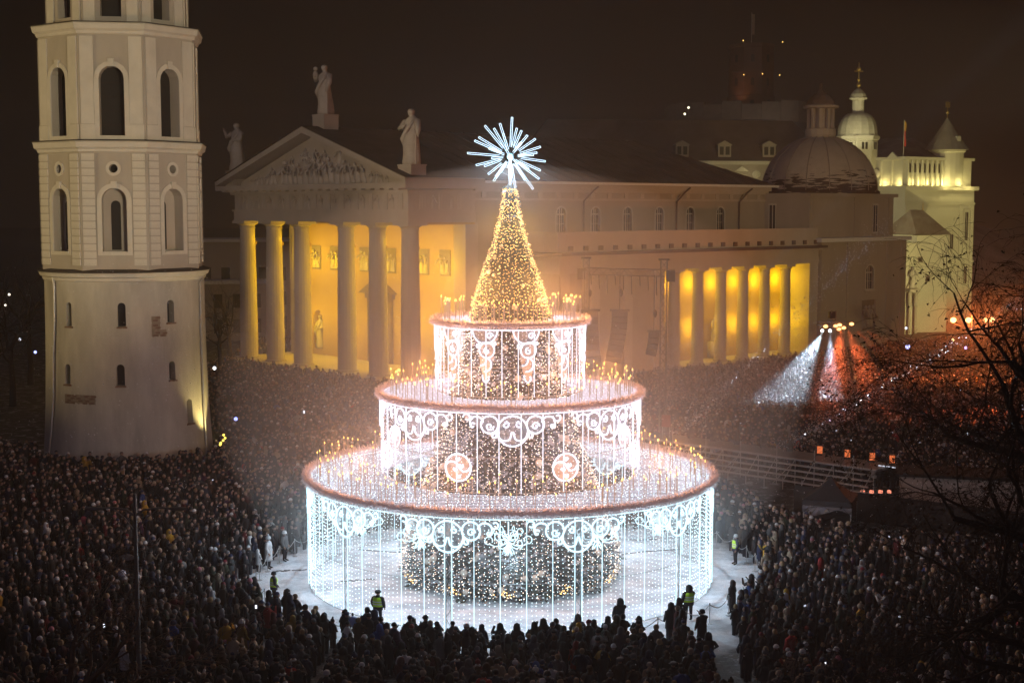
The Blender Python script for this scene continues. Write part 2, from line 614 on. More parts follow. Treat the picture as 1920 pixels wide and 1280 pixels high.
def octagon(R_, z0, z1, mats, name, openings):
    """one storey: wall solid, cut by openings given as list of (loop, depth)"""
    o = MB().lathe([(R_, z0), (R_, z1)], 8, a0=A0).build(name, mats, tower)
    cb = MB()
    apo = R_ * math.cos(PI / 8)
    for k in range(8):
        F = wallframe(A0 + PI / 8 + k * PI / 4, apo)
        for loop, dep in openings: cb.prism(loop, -0.5, dep, F)
    cut(o, cb)
    return o


T1R, T2R = 6.62, 6.47
tier1 = octagon(T1R, 16.0, 25.6, M_PLASTER2, 'lower_octagon', [(arch(0, 17.6, 21.6, 0.95), 0.95), (circle2(0, 24.05, .34), 1.0)])
tier2 = octagon(T2R, 26.2, 34.7, M_PLASTER2, 'belfry_octagon', [(arch(0, 26.6, 31.0, 0.95), 1.1)])
apo1, apo2 = T1R * math.cos(PI / 8), T2R * math.cos(PI / 8)
half1, half2 = T1R * math.sin(PI / 8), T2R * math.sin(PI / 8)
quoin_mesh = MB().box(-.48, .48, 0, .12, -.25, .25).mesh('quoin', M_TRIM)
cornerpost = None
for k in range(8):
    ang = A0 + PI / 8 + k * PI / 4
    seen = math.cos(ang - fa) > -0.25
    if not seen: continue
    F = wallframe(ang, apo1)
    # niche back panel and slit window with deep reveal
    w = MB()
    w.prism(rect(-.36, .36, 17.8, 21.6) if False else arch(0 if abs(math.sin(ang - fa)) < .3 else -.3, 17.7, 21.2, .37), 0.93, 0.99, F)
    w.build('niche_window', M_DARK, tower)
    s_ = MB()
    s_.prism([(-.95, 17.45), (.95, 17.45), (.95, 17.6), (-.95, 17.6)], -0.15, 0.9, F)
    s_.build('niche_sill', M_TRIM, tower)
    w = MB(); w.prism(circle2(0, 24.05, .33), 0.85, 0.95, F); w.build('oculus', M_DARK, tower)
    # raised surrounds
    sr = MB()
    for (outer, hole) in [(arch(0, 17.3, 21.6, 1.32), arch(0, 17.6, 21.6, .95)), (circle2(0, 24.05, .58), circle2(0, 24.05, .34))]:
        sr.holed(outer, [hole], -0.09, 0.12, F)
        n = len(outer)
        vs = [F(x, -0.09, z) for x, z in outer] + [F(x, 0.03, z) for x, z in outer]
        sr.add(vs, [(i, (i + 1) % n, n + (i + 1) % n, n + i) for i in range(n)])
    sr.prism([(-.17, 22.5), (.17, 22.5), (.24, 23.05), (-.24, 23.05)], -0.2, 0.0, F)
    sr.build('window_surround', M_TRIM, tower)
    F2 = wallframe(ang, apo2)
    sr = MB()
    outer, hole = arch(0, 26.25, 31.0, 1.32), arch(0, 26.6, 31.0, .95)
    sr.holed(outer, [hole], -0.09, 0.12, F2)
    n = len(outer)
    vs = [F2(x, -0.09, z) for x, z in outer] + [F2(x, 0.03, z) for x, z in outer]
    sr.add(vs, [(i, (i + 1) % n, n + (i + 1) % n, n + i) for i in range(n)])
    sr.prism([(-.17, 31.9), (.17, 31.9), (.24, 32.5), (-.24, 32.5)], -0.2, 0.0, F2)
    sr.build('window_surround', M_TRIM, tower)
    w = MB(); w.prism(arch(0, 26.65, 31.0, .93), 1.02, 1.09, F2)
    wo = w.build('belfry_opening', M_DARK, tower)
    l = MB()
    for z in np.arange(27.4, 31.8, 1.1): l.prism(rect(-.9, .9, z, z + .08), 0.98, 1.02, F2)
    l.build('louvre_bar', M_WOOD, wo)
    # corner strips
    for sgn in (-1, 1):
        for j in range(15):
            z = 16.75 + j * 0.585
            inst('quoin', quoin_mesh, tower, F(sgn * (half1 - .62), -0.118, z), (0, 0, ang + PI / 2))
        p = MB()
        p.prism(rect(sgn * (half2 - .64) - .5, sgn * (half2 - .64) + .5, 27.5, 34.2), -0.1, 0.02, F2)
        p.prism(rect(sgn * (half2 - .64) - .56, sgn * (half2 - .64) + .56, 26.3, 27.45), -0.15, 0.02, F2)
        p.build('pilaster', M_TRIM, tower)
for z, r0, nm in [(25.55, T1R, 'cornice'), (34.6, T2R, 'cornice')]:
    MB().lathe([(r0 + .5, z + .625), (r0 + .63, z + .63), (r0 + .62, z + .68), (r0 - .75, z + .84)], 8, a0=A0, cap=False).build('ledge_sheet', M_CAP, tower)
    MB().lathe([(r0 + .02, z - .25), (r0 + .14, z - .2), (r0 + .2, z), (r0 + .42, z + .15), (r0 + .5, z + .5), (r0 + .56, z + .55), (r0 + .5, z + .62), (r0 - .7, z + .8)], 8, a0=A0).build(nm, M_TRIM, tower)
up = octagon(5.7, 35.0, 44.0, M_PLASTER2, 'upper_octagon', [(arch(0, 35.8, 41.5, 0.8), 1.0)])
MB().lathe([(5.0, 44), (5.9, 44.0), (6.2, 44.6), (6.3, 45.0), (1, 48)], 8, a0=A0).build('upper_cornice', M_TRIM, tower)
for k in range(8):
    ang = A0 + PI / 8 + k * PI / 4
    if math.cos(ang - fa) < -.25: continue
    F = wallframe(ang, 5.75 * math.cos(PI / 8))
    w = MB(); w.prism(arch(0, 35.85, 41.5, .79), 0.92, 0.99, F); w.build('belfry_opening', M_DARK, tower)
    for sgn in (-1, 1):
        p = MB(); p.prism(rect(sgn * 1.62 - .42, sgn * 1.62 + .42, 35.4, 43.8), -0.1, 0.02, F); p.build('pilaster', M_TRIM, tower)

# ------------------------------------------------------------------ cathedral
CA = math.atan2(.677, .736)
cath = empty('cathedral', (-11.8, 165.0, 0), CA)
tag(cath, 'neoclassical cathedral with pedimented column portico and long side wing, amber lit behind its columns', 'cathedral')
HC = 19.3
pod = MB()
for i in range(5):
    pod.box(-3.2 - .45 * (4 - i), 9, -2.2 - .3 * (4 - i), 37.2 + .3 * (4 - i), 0 if i == 0 else i * .2, (i + 1) * .2)
pod.box(9, 92, -14, 36.5, 0, .9)
pod.build('podium', M_STONE, cath)


def column_mesh(h, r, name, n=20):
    m = MB()
    prof = []
    for i in range(9):
        t = i / 8
        prof.append((r * (1 - .17 * t * t), .25 + t * (h - 1.25)))
    m.lathe([(r * 1.18, 0), (r * 1.18, .22)] + prof, n)
    m.lathe([(r * .84, h - 1.0), (r * .92, h - .98), (r * .92, h - .82), (r * .85, h - .8), (r * .86, h - .65), (r * 1.16, h - .4), (r * 1.16, h - .35)], n)
    m.box(-r * 1.22, r * 1.22, -r * 1.22, r * 1.22, h - .35, h)
    return m.mesh(name, M_STONE, False)


cm = column_mesh(HC - .99, 1.18, 'column')
for s_ in (0, 6.2, 12.5, 22.1, 28.4, 34.8):
    inst('column', cm, cath, (0, s_, .99))
inst('column', cm, cath, (8.0, 34.8, .99), (0, 0, 0), (.8, .8, 1))
# corner pier by the nave
MB().box(7.6, 9.6, -1.0, 1.2, .99, HC).build('pier', M_STONE, cath)
MB().box(7.6, 10.6, 33.9, 36.2, .99, HC).build('pier', M_STONE, cath)
# entablature
en = MB()
en.box(-1.25, 9, -1.25, 36.05, HC, HC + 1.25)
en.box(-1.15, 9, -1.15, 35.95, HC + 1.25, HC + 3.4)
en.box(-1.45, 9, -1.45, 36.25, HC + 1.25, HC + 1.45)
en.box(-1.6, 9, -1.6, 36.4, HC + 3.4, HC + 3.75)
en.build('entablature', M_STONE, cath)
MB().box(-3.0, 9.2, -3.0, 37.8, HC + 3.95, HC + 4.55).build('cornice', M_STONE, cath)
mu = MB()
mutule = MB().box(-.5, .5, -.6, .6, -.1, .1).mesh('mutule', M_STONE)
for i in range(22): inst('mutule', mutule, cath, (-2.2, -1 + i * 1.76, HC + 3.85), (0, 0, PI / 2))
# frieze: triglyphs and metope figures
tg = MB()
for x in (-.36, 0, .36): tg.box(-.08, .08, x - .13, x + .13, -.95, .95)
tg.box(-.05, .02, -.55, .55, -.95, .95)
tgm = tg.mesh('triglyph', M_STONE)
rng = random.Random(11)


def relief_figure(mb, y, z, h, depth_x, rng, lean=0.0, mi=0):
    """a robed figure in half relief standing against a wall in the y-z plane, facing -x"""
    mb.loft([[(depth_x - math.sin(t) * .3 * h * w if math.sin(t) > 0 else depth_x, y + lean * zz * h + math.cos(t) * w * h * .55, z + zz * h)
              for t in np.linspace(-.2, PI + .2, 8)] for zz, w in ((0, .34), (.2, .3), (.42, .27), (.6, .24), (.75, .3), (.82, .2))], mi)
    mb.ball((depth_x - .12 * h, y + lean * .92 * h, z + .92 * h), (.07 * h, .075 * h, .09 * h), 6, 5, mi)
    for sg in (-1, 1):
        e = (depth_x - .22 * h, y + lean * .6 * h + sg * .24 * h, z + (.5 + rng.uniform(-.08, .12)) * h)
        w = (depth_x - .26 * h, y + lean * .6 * h + sg * rng.uniform(.05, .36) * h, z + (.5 + rng.uniform(-.1, .35)) * h)
        mb.tube([(depth_x - .1 * h, y + lean * .76 * h + sg * .15 * h, z + .76 * h), e, w], [.055 * h, .045 * h, .03 * h], 5, mi)


for i in range(13):
    y = 0.3 + i * 2.85
    inst('triglyph', tgm, cath, (-1.2, y, HC + 2.45))
    if i < 12:
        m = MB(); relief_figure(m, y + 1.42, HC + 1.6, 1.6, -1.13, rng)
        m.build('metope_figure', M_STONE, cath)
for i, t in enumerate((1.0, 3.9, 6.8)):
    inst('triglyph', tgm, cath, (t, -1.2, HC + 2.45), (0, 0, PI / 2))
    if i < 2:
        m = MB(); relief_figure(m, 0, 0, 1.6, 0, rng)
        m.build('metope_figure', M_STONE, cath, loc=(t + 1.45, -1.13, HC + 1.6), rz=PI / 2)
# pediment
ZB, ZA, SM = HC + 4.55, 30.9, 17.4
ped = MB()
ped.prism([(-1.6, ZB), (36.4, ZB), (SM, ZA - .9)], -0.9, 9, lambda x, y, z: (y, x, z))
ped.build('tympanum', M_STONE, cath)
rk = MB()
for (s0, s1) in ((-3.0, SM), (37.8, SM)):
    # raking cornice, sloping slab
    rk.prism([(s0, ZB), (s0, ZB + .55), (SM, ZA), (SM, ZA - .75)], -3.0, 9, lambda x, y, z: (y, x, z))
rk.build('raking_cornice', M_STONE, cath)
rng = random.Random(5)
rel = MB()
for i in range(27):
    u = (i + .5) / 27 * 2 - 1
    u *= .86
    hmax = (1 - abs(u)) * 5.1 + .25
    y = SM - u * 17.5
    h = min(hmax, rng.uniform(2.3, 3.6)) if abs(u) < .62 else min(hmax * .9, 1.5)
    relief_figure(rel, y, ZB + .02, max(.7, h * .92), -0.9, rng, lean=rng.uniform(-.35, .35) if abs(u) > .3 else rng.uniform(-.15, .15))
for i in range(9):
    u = rng.uniform(-.3, .3)
    relief_figure(rel, SM - u * 17, ZB + rng.uniform(1.5, 2.4), rng.uniform(1.6, 2.4), -0.9, rng, lean=rng.uniform(-.4, .4))
rel.build('pediment_relief', M_STATUE, cath, True)['kind'] = 'stuff'
# main roof: two slopes over portico and nave, hipped at the far end
rf = MB()
e, zr = 0.3, ZA + .12
rs = [(-3.15, -3.2, ZB + .62), (9.3, -3.2, ZB + .62), (9.3, SM, zr), (-3.15, SM, zr), (-3.15, 38.0, ZB + .62), (9.3, 38.0, ZB + .62)]
rf.add(rs, [(0, 1, 2, 3), (3, 2, 5, 4)])
n = len(rs)
rs2 = [(9.3, -1.6, ZB + .35), (67.5, -1.6, ZB + .35), (57.5, SM, zr), (9.3, SM, zr), (9.3, 36.4, ZB + .35), (67.5, 36.4, ZB + .35)]
rf.add(rs2, [(0, 1, 2, 3), (3, 2, 5, 4), (1, 5, 2)])
rf.add([(9.3, -3.2, ZB + .62), (9.3, SM, zr), (9.3, 38.0, ZB + .62), (9.3, 36.4, ZB), (9.3, -1.6, ZB)], [(0, 1, 4), (1, 3, 4), (1, 2, 3)])
rfo = rf.build('roof', M_ROOF, cath)
sm = MB()
for t in np.arange(11, 66, 2.4):
    t1 = min(t, 57.3)
    f = 1.0 if t <= 57.5 else (67.5 - t) / 10.0
    yy = -1.5 + (SM + 1.4) * f
    sm.obox(((t + t) / 2, (-1.5 + yy) / 2, (ZB + .43 + ZB + .43 + (zr - ZB - .35) * f) / 2), (.03, 0, 0), (0, (yy + 1.5) / 2, (zr - ZB - .35) * f / 2), (0, 0, .05))
sm.build('roof_seam', M_ROOF, rfo)
MB().box(9.3, 67.6, -1.75, -1.55, ZB + .1, ZB + .42).build('eaves_gutter', M_SNOW, cath)
# nave walls with clerestory windows
nw = MB()
tw = [24.5, 30.8, 36.9, 43.25, 49.7, 56.3]
holes = [arch(t, 17.9, 20.2, .85) for t in tw]
nw.holed(rect(9.6, 66.5, .9, ZB + .1), holes, 0.0, 0.45, lambda x, y, z: (x, y, z))
nw.box(66.4, 66.5, 0.01, 35, .9, ZB + .1)
nw.box(9.6, 66.5, 35, 35.1, .9, ZB + .1)
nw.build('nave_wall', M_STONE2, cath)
fz = MB()
fz.box(9.6, 66.7, -.18, 0, 21.9, 22.2)
fz.box(9.6, 66.9, -.9, 0, ZB - .45, ZB + .1)
fz.box(9.6, 66.8, -.5, 0, ZB - .9, ZB - .45)
for t in np.arange(11, 66, 3.15): fz.box(t, t + .7, -.12, 0, 22.25, ZB - .95)
fz.build('nave_frieze', M_STONE, cath)


def arch_window(parent, t, y, z0, zs, hw, name='window', frame_mat=None):
    fm = frame_mat or M_WFRAME
    w = MB(); w.prism(arch(t, z0, zs, hw - .01), y + .36, y + .42)
    wo = w.build(name, M_GLASS, parent)
    f = MB()
    f.holed(arch(t, z0 - .18, zs, hw + .2), [arch(t, z0, zs, hw)], y - .07, .3)
    f.box(t - .07, t + .07, y + .26, y + .34, z0, zs + hw)
    f.box(t - hw, t + hw, y + .27, y + .335, zs - .1, zs + .06)
    for dx in (-.42, .42): f.box(t + dx * hw - .03, t + dx * hw + .03, y + .29, y + .34, z0, zs + hw * .8)
    f.box(t - hw, t + hw, y + .29, y + .34, z0 + (zs - z0) * .45, z0 + (zs - z0) * .45 + .06)
    f.build('window_frame', fm, wo)
    MB().box(t - hw - .3, t + hw + .3, y - .22, y - .004, z0 - .36, z0 - .19).build('sill', M_STONE, wo)
    return wo


for t in tw: arch_window(cath, t, 0.0, 17.9, 20.2, .85)
for t in (28.4, 46.6, 60.3):
    MB().tube([(t + 1.6, -1.3, ZB - .1), (t + 1.0, -.9, ZB - .7), (t, -.25, ZB - 2.0), (t, -.22, 17.2)], .12, 6).build('downpipe', M_ROOF, cath)
# portico back wall: panels, door, niches
pw = MB()
niches = [arch(31.6, 1.8, 6.0, 1.1), arch(3.4, 1.8, 6.0, 1.1)]
door = rect(15.6, 19.2, 1.0, 9.0)
pw.holed(rect(1.2, 33.9, .99, HC), niches + [door], 9.0, .9, lambda x, y, z: (y, x, z))
pw.add([(9.9, 1.2, .99), (9.9, 33.9, .99), (9.9, 33.9, HC), (9.9, 1.2, HC)], [(0, 1, 2, 3)])
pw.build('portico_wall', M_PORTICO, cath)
ce = MB(); ce.box(1.3, 9.0, -1.1, 36.0, HC - .25, HC - .01); ce.build('portico_ceiling', M_PORTICO, cath)
rng = random.Random(21)
for s_ in (31.7, 27.5, 20.8, 15.2, 8.5, 4.4):
    pn = MB(); pn.box(8.86, 8.997, s_ - 1.0, s_ + 1.0, 12.7, 15.9)
    po = pn.build('relief_panel', mat('relief_ground', (0.34, 0.30, 0.23), .9, .3, 2), cath)
    m = MB()
    for q in (-.45, .4): relief_figure(m, s_ + q, 12.85, rng.uniform(2.2, 2.8), 8.86, rng, rng.uniform(-.1, .1))
    m.build('relief_figure', M_STATUE, po, True)
dr = MB(); dr.box(9.55, 9.7, 15.62, 19.18, 1.0, 8.98)
dro = dr.build('door', M_DOOR, cath)
df = MB()
for y0, y1 in ((14.9, 15.6), (19.2, 19.9)): df.box(8.6, 8.997, y0, y1, 1.0, 9.3)
df.box(8.55, 8.997, 14.5, 20.3, 9.3, 10.0)
df.prism([(13.9, 10.0), (20.9, 10.0), (17.4, 12.0)], 7.9, 8.997, lambda x, y, z: (y, x, z))
df.build('door_surround', mat('dark_door_stone', (.20, .16, .12), .9, .2, 1, .1), dro)
for s_ in (24.3, 10.3):
    p = MB(); p.box(8.7, 8.997, s_ - .8, s_ + .8, 1.0, HC - .3); p.build('pilaster', M_PORTICO, cath)


def robed_statue(h, rng, arms, mb=None):
    """standing robed figure, feet at z=0, facing -y; arms = list of polylines in units of h"""
    m = mb or MB()
    rings = []
    n = 18
    ph = [rng.uniform(0, 6.28) for _ in range(4)]
    for zz, w, d_, off in ((0, .15, .12, 0), (.06, .155, .13, 0), (.2, .14, .115, .005), (.38, .135, .11, -.01), (.5, .125, .1, -.015), (.62, .11, .085, -.005),
                           (.72, .135, .09, 0), (.79, .14, .085, .005), (.83, .09, .065, .01), (.855, .045, .045, .01), (.875, .04, .042, .0)):
        ring = []
        for k in range(n):
            a = 2 * PI * k / n
            fold = 1 + (.1 * math.sin(5 * a + ph[0] + zz * 4) + .06 * math.sin(9 * a + ph[1] - zz * 6)) * max(0, 1 - zz * 1.15)
            ring.append((w * h * math.cos(a) * fold, (d_ * math.sin(a) * fold + off) * h, zz * h))
        rings.append(ring)
    for zz, w in ((.89, .042), (.91, .052), (.94, .058), (.965, .054), (.985, .038), (.995, .015)):
        rings.append([(w * .9 * h * math.cos(2 * PI * k / n), (w * math.sin(2 * PI * k / n) - .008) * h, zz * h) for k in range(n)])
    m.loft(rings)
    m.octa((0, -.062 * h, .93 * h), .014 * h)
    for poly in arms:
        m.tube([Vector(p) * h for p in poly], [.052 * h] + [.045 * h] * (len(poly) - 2) + [.022 * h], 7)
        e = Vector(poly[-1]) * h
        dv = (Vector(poly[-1]) - Vector(poly[-2])).normalized()
        for q in (-.018, -.006, .006, .018): m.tube([e, e + dv * .04 * h + Vector((q * h, 0, 0))], [.009 * h, .006 * h], 4)
    # draped cloak
    m.tube([(.11 * h, -.05 * h, .78 * h), (.02 * h, -.125 * h, .6 * h), (-.1 * h, -.1 * h, .46 * h), (-.14 * h, -.02 * h, .3 * h)], [.03 * h, .035 * h, .04 * h, .02 * h], 6)
    return m


for s_ in (31.6, 3.4):
    m = robed_statue(4.6, random.Random(8), [[(.13, 0, .78), (.19, -.05, .62), (.08, -.14, .6)], [(-.13, 0, .78), (-.2, -.04, .6), (-.14, -.12, .5)]])
    o = m.build('niche_statue', M_STATUE, cath, True, (9.35, s_, 1.85), -PI / 2)
# roof statues (things of their own)


def world_of(t, s_, z):
    c, s2 = math.cos(CA), math.sin(CA)
    return (-11.8 + t * c - s_ * s2, 165.0 + t * s2 + s_ * c, z)


st = []
defs = [(.6, SM, ZA + .1, 6.1, [[(.13, 0, .79), (.2, -.05, .63), (.17, -.1, .46)], [(-.13, 0, .79), (-.19, -.06, .7), (-.1, -.14, .76)]], 'center'),
        (-.6, -1.2, ZB + .6, 6.3, [[(.13, 0, .79), (.2, -.04, .62), (.22, -.06, .52)], [(-.13, 0, .79), (-.2, -.06, .64), (-.02, -.13, .69)]], 'right'),
        (-.6, 36.0, ZB + .6, 6.3, [[(.13, 0, .79), (.16, -.05, .64), (.03, -.13, .62)], [(-.13, 0, .79), (-.24, -.06, .72), (-.3, -.08, .87)]], 'left')]
for i, (t, s_, z, h, arms, w) in enumerate(defs):
    e_ = empty('roof_statue', world_of(t, s_, z), CA - PI / 2)
    pl = MB().box(-1.2, 1.2, -1.1, 1.1, -1.2, 1.35)
    pl.box(-1.27, 1.27, -1.17, 1.17, 1.35, 1.5)
    pl.build('plinth', M_STONE, e_)
    fig = robed_statue(h, random.Random(30 + i), arms)
    if w == 'center':   # child carried on the arm
        fig.loft([[(-.13 * h + .05 * h * q * math.cos(a), -.1 * h + .05 * h * q * math.sin(a), (.7 + zz) * h) for a in np.linspace(0, 5.6, 8)] for zz, q in ((0, .7), (.08, 1), (.15, .8), (.18, .4))])
        fig.ball((-.13 * h, -.1 * h, .92 * h), .042 * h, 8, 6)
    fo = fig.build('figure', M_STATUE, e_, True, (0, 0, 1.5))
    fo.scale = (1.2, 1.2, 1.0)
    if w != 'left':
        sx = .2 if w == 'center' else .235
        MB().tube([(sx * h, -.1 * h, 0), (sx * h, -.1 * h, .55 * h)], .018 * h, 6).build('staff', M_STATUE, e_, loc=(0, 0, 1.5))
    tag(e_, ['pale statue of a robed figure holding a child at the peak of the pediment', 'pale statue of a robed man with staff at the inner roof corner',
             'pale statue of a robed figure raising one arm beside the bell tower'][i], 'statue', 'statues on the cathedral roof')
# south aisle with colonnade
AS, AZ = -11.4, 13.3
ai = MB()
ai.box(13, 31.5, AS, -.01, .9, AZ)
ai.box(31.5, 62, -7.0, -.01, .9, AZ)
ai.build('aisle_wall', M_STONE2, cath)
pil = MB()
for t in (13.1, 18.2, 24.0, 29.6): pil.box(t, t + 1.5, AS - .14, AS + .01, .9, AZ)
pil.build('aisle_pilasters', M_STONE, cath)
aw = MB()
aw.box(31.52, 62, -7.06, -7.002, .95, AZ - .01)
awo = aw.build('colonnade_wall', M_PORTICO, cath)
for t in (33.2, 38.6, 43.2, 47.9, 52.5, 57.2):
    p = MB(); p.box(t - .6, t + .6, -7.35, -7.065, .95, AZ - .3); p.build('pilaster', M_PORTICO, awo)
for t in (36.0, 45.6):
    m = robed_statue(3.6, random.Random(int(t)), [[(.13, 0, .78), (.19, -.05, .62), (.08, -.14, .6)], [(-.13, 0, .78), (-.2, -.04, .6), (-.14, -.12, .5)]])
    m.box(-.8, .8, -.6, .6, -2.2, 0)
    m.build('niche_statue', M_STATUE, awo, True, (t, -8.0, 3.2), 0)
MB().box(62, 64.0, AS, -.01, .9, AZ).build('pier', M_STONE, cath)
cm2 = column_mesh(AZ - .95, .80, 'column', 18)
for i in range(6): inst('column', cm2, cath, (34.3 + i * 4.66, AS + .85, .95))
ent = MB()
ent.box(13, 64.1, AS - .1, -.02, AZ, AZ + .8)
ent.box(13, 64.0, AS - .02, -.03, AZ + .8, AZ + 1.9)
ent.box(12.7, 64.3, AS - .5, -.04, AZ + 1.9, AZ + 2.15)
ent.build('aisle_entablature', M_STONE, cath)
MB().box(12.2, 64.6, AS - 1.15, -.05, AZ + 2.15, AZ + 2.5).build('aisle_cornice', M_ROOF, cath)
MB().box(12.9, 64.0, AS + .2, AS + .9, AZ + 2.5, AZ + 4.9).build('parapet', M_STONE, cath)
MB().box(12.9, 13.6, AS + .9, -.05, AZ + 2.5, AZ + 4.9).build('parapet', M_STONE, cath)
MB().box(13.6, 64.0, AS + .9, -.06, AZ + 2.5, AZ + 2.9).build('aisle_roof', M_SNOW, cath)
blk = MB().box(-.35, .35, -.1, .1, -.28, .28).mesh('cornice_block', M_ROOF)
for i in range(20): inst('cornice_block', blk, cath, (15 + i * 2.55, AS + .12, AZ + 2.95))
# lamps in the portico and the colonnade (small fixtures on the columns)
lampm = MB().lathe([(.1, 0), (.22, .05), (.22, .4), (.12, .45)], 8).mesh('wall_lamp', M_GILT)
AMBER = (1.0, 0.60, 0.012)
for i, s_ in enumerate((3.0, 9.3, 17.3, 25.3, 31.6)):
    point('portico_lamp', (5.6, s_, 14.2), 900, AMBER, .3, cath)
    point('portico_lamp', (5.6, s_, 6.5), 650, AMBER, .3, cath)
for s_ in (0, 6.2, 12.5, 22.1, 28.4, 34.8):
    inst('wall_lamp', lampm, cath, (1.35, s_ + .2, HC - 3.2))
for s_ in (34.8, 28.4, 6.2):
    point('column_lamp', (.7, s_ - 1.6, HC - 2.4), 26, AMBER, .05, cath)
for i in range(6):
    t = 36.6 + i * 4.66
    inst('wall_lamp', lampm, cath, (t - .8, AS + 1.75, AZ - 1.4))
    point('colonnade_lamp', (t - .1, -8.3, AZ - 2.2), 330, AMBER, .3, cath)
    point('colonnade_lamp', (t - .1, -8.4, 5.2), 300, AMBER, .3, cath)

# ------------------------------------------------------------------ domed chapel at the far corner
chap = empty('domed_chapel', (-11.8, 165.0, 0), CA)
tag(chap, 'square chapel with a snow dusted dome and columned lantern at the end of the cathedral', 'chapel')
lb = MB()
lb.holed(rect(64.05, 86, .2, 16.2), [arch(76.5, 9.2, 11.6, 1.05), rect(74.7, 78.3, 3.2, 7.6)], AS - .2, .45)
lb.box(64.05, 86, AS + .26, 12, .2, 16.2)
lb.box(85.9, 86, AS - .2, AS + .26, .2, 16.2); lb.box(64.05, 64.1, AS - .2, AS + .26, .2, 16.2)
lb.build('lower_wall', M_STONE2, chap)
for t in (64.2, 70.6, 80.8, 84.6):
    MB().box(t, t + 1.3, AS - .38, AS - .203, .3, 16.1).build('pilaster', M_STONE2, chap)
arch_window(chap, 76.5, AS - .2, 9.2, 11.6, 1.05)
pq = MB().box(74.75, 78.25, AS + .1, AS + .2, 3.2, 7.6)
pqo = pq.build('relief_plaque', mat('dark_plaque', (.25, .2, .15), .9, .3, 2), chap)
m = MB(); rng = random.Random(4)
for q in (-.9, 0, .9): relief_figure(m, q, 3.4, 3.4, 0, rng)
m.build('relief_figure', M_STONE2, pqo, True, (76.5, AS + .1, 0), PI / 2)
MB().box(63.6, 86.6, AS - .8, 12, 16.2, 16.75).build('ledge', M_SNOW, chap)
ub = MB().box(66.5, 88.0, -8.0, 9.5, 16.75, 22.6)
ub.build('upper_wall', M_STONE2, chap)
for t in (67.0, 77.5, 86.6): MB().box(t, t + 1.0, -8.14, -8.003, 16.8, 22.5).build('pilaster', M_STONE2, chap)
for (x, y, rz) in ((83.0, -8.0, 0), (66.5, -1.5, -PI / 2)):
    w = MB().box(-.55, .55, -.06, .0, 17.4, 21.4)
    wo = w.build('window', M_GLASS, chap, False, (x, y, 0), rz)
    f = MB()
    for q in (-.62, 0, .55): f.box(q, q + .07, -.16, -.065, 17.4, 21.4)
    f.box(-.7, .7, -.16, -.065, 21.4, 21.6); f.box(-.7, .7, -.16, -.065, 17.2, 17.4)
    f.build('window_frame', M_WFRAME, wo)
MB().box(66.0, 88.5, -8.5, 10, 22.6, 23.1).build('chapel_cornice', M_STONE2, chap)
DC = (80.0, 0.0)
RD = 8.75
prof = [(RD + .3, 23.1), (RD + .35, 23.5), (RD, 23.6)]
for i in range(1, 13):
    a = i / 12 * R(76)
    prof.append((RD * math.cos(a), 23.6 + 8.4 * math.sin(a)))
prof += [(2.3, 31.85), (2.3, 32.0)]
dm = MB().lathe(prof, 48, (DC[0], DC[1], 0))


def dome_material():
    m = mat('dome_roof', (0.52, 0.47, 0.43), .75, .2, .6, .2)
    N, L = m.node_tree.nodes, m.node_tree.links
    b = N['Principled BSDF']
    tc = N.new('ShaderNodeTexCoord'); sp = N.new('ShaderNodeSeparateXYZ'); L.new(tc.outputs['Object'], sp.inputs[0])
    mp = N.new('ShaderNodeMapping'); mp.inputs['Scale'].default_value = (.35, .35, 3.0)
    L.new(tc.outputs['Object'], mp.inputs[0])
    n = N.new('ShaderNodeTexNoise'); n.inputs['Scale'].default_value = 1.3; n.inputs['Detail'].default_value = 6
    L.new(mp.outputs[0], n.inputs['Vector'])
    zr_ = N.new('ShaderNodeMapRange'); zr_.inputs[1].default_value = 23.4; zr_.inputs[2].default_value = 27.4
    zr_.inputs[3].default_value = .62; zr_.inputs[4].default_value = .28
    L.new(sp.outputs[2], zr_.inputs[0])
    lt = N.new('ShaderNodeMath'); lt.operation = 'LESS_THAN'; L.new(n.outputs[0], lt.inputs[0]); L.new(zr_.outputs[0], lt.inputs[1])
    mx = N.new('ShaderNodeMix'); mx.data_type = 'RGBA'; L.new(lt.outputs[0], mx.inputs[0])
    old = b.inputs['Base Color'].links[0].from_socket
    L.new(old, mx.inputs[6]); mx.inputs[7].default_value = (.06, .04, .032, 1)
    L.new(mx.outputs[2], b.inputs['Base Color'])
    return m


dmo = dm.build('dome', dome_material(), chap, True)
for k in range(16):
    a = 2 * PI * k / 16
    pts = [(DC[0] + (r + .03) * math.cos(a), DC[1] + (r + .03) * math.sin(a), z) for r, z in prof[2:-1]]
    MB().tube(pts, .07, 5).build('dome_rib', M_DOME, dmo)
ln = MB().lathe([(2.35, 32.0), (2.35, 32.9), (2.1, 33.0)], 16, (DC[0], DC[1], 0))
ln.lathe([(1.35, 32.9), (1.35, 36.0)], 12, (DC[0], DC[1], 0))
ln.build('lantern_base', M_STONE, chap)
for k in range(10):
    a = 2 * PI * k / 10
    MB().box(-.22, .22, -.22, .22, 33.0, 36.0).build('lantern_column', M_STONE, chap, False, (DC[0] + 1.9 * math.cos(a), DC[1] + 1.9 * math.sin(a), 0), a)
MB().lathe([(2.1, 36.0), (2.7, 36.1), (2.75, 36.4), (2.2, 36.6)], 16, (DC[0], DC[1], 0)).build('lantern_cornice', M_STONE, chap)
cp = MB().lathe([(2.1, 36.6), (2.0, 37.2), (1.5, 37.9), (.7, 38.4), (.25, 38.9), (.2, 39.4)], 12, (DC[0], DC[1], 0))
cp.ball((DC[0], DC[1], 39.6), .28, 8, 6)
cp.build('lantern_cap', M_ROOF, chap)

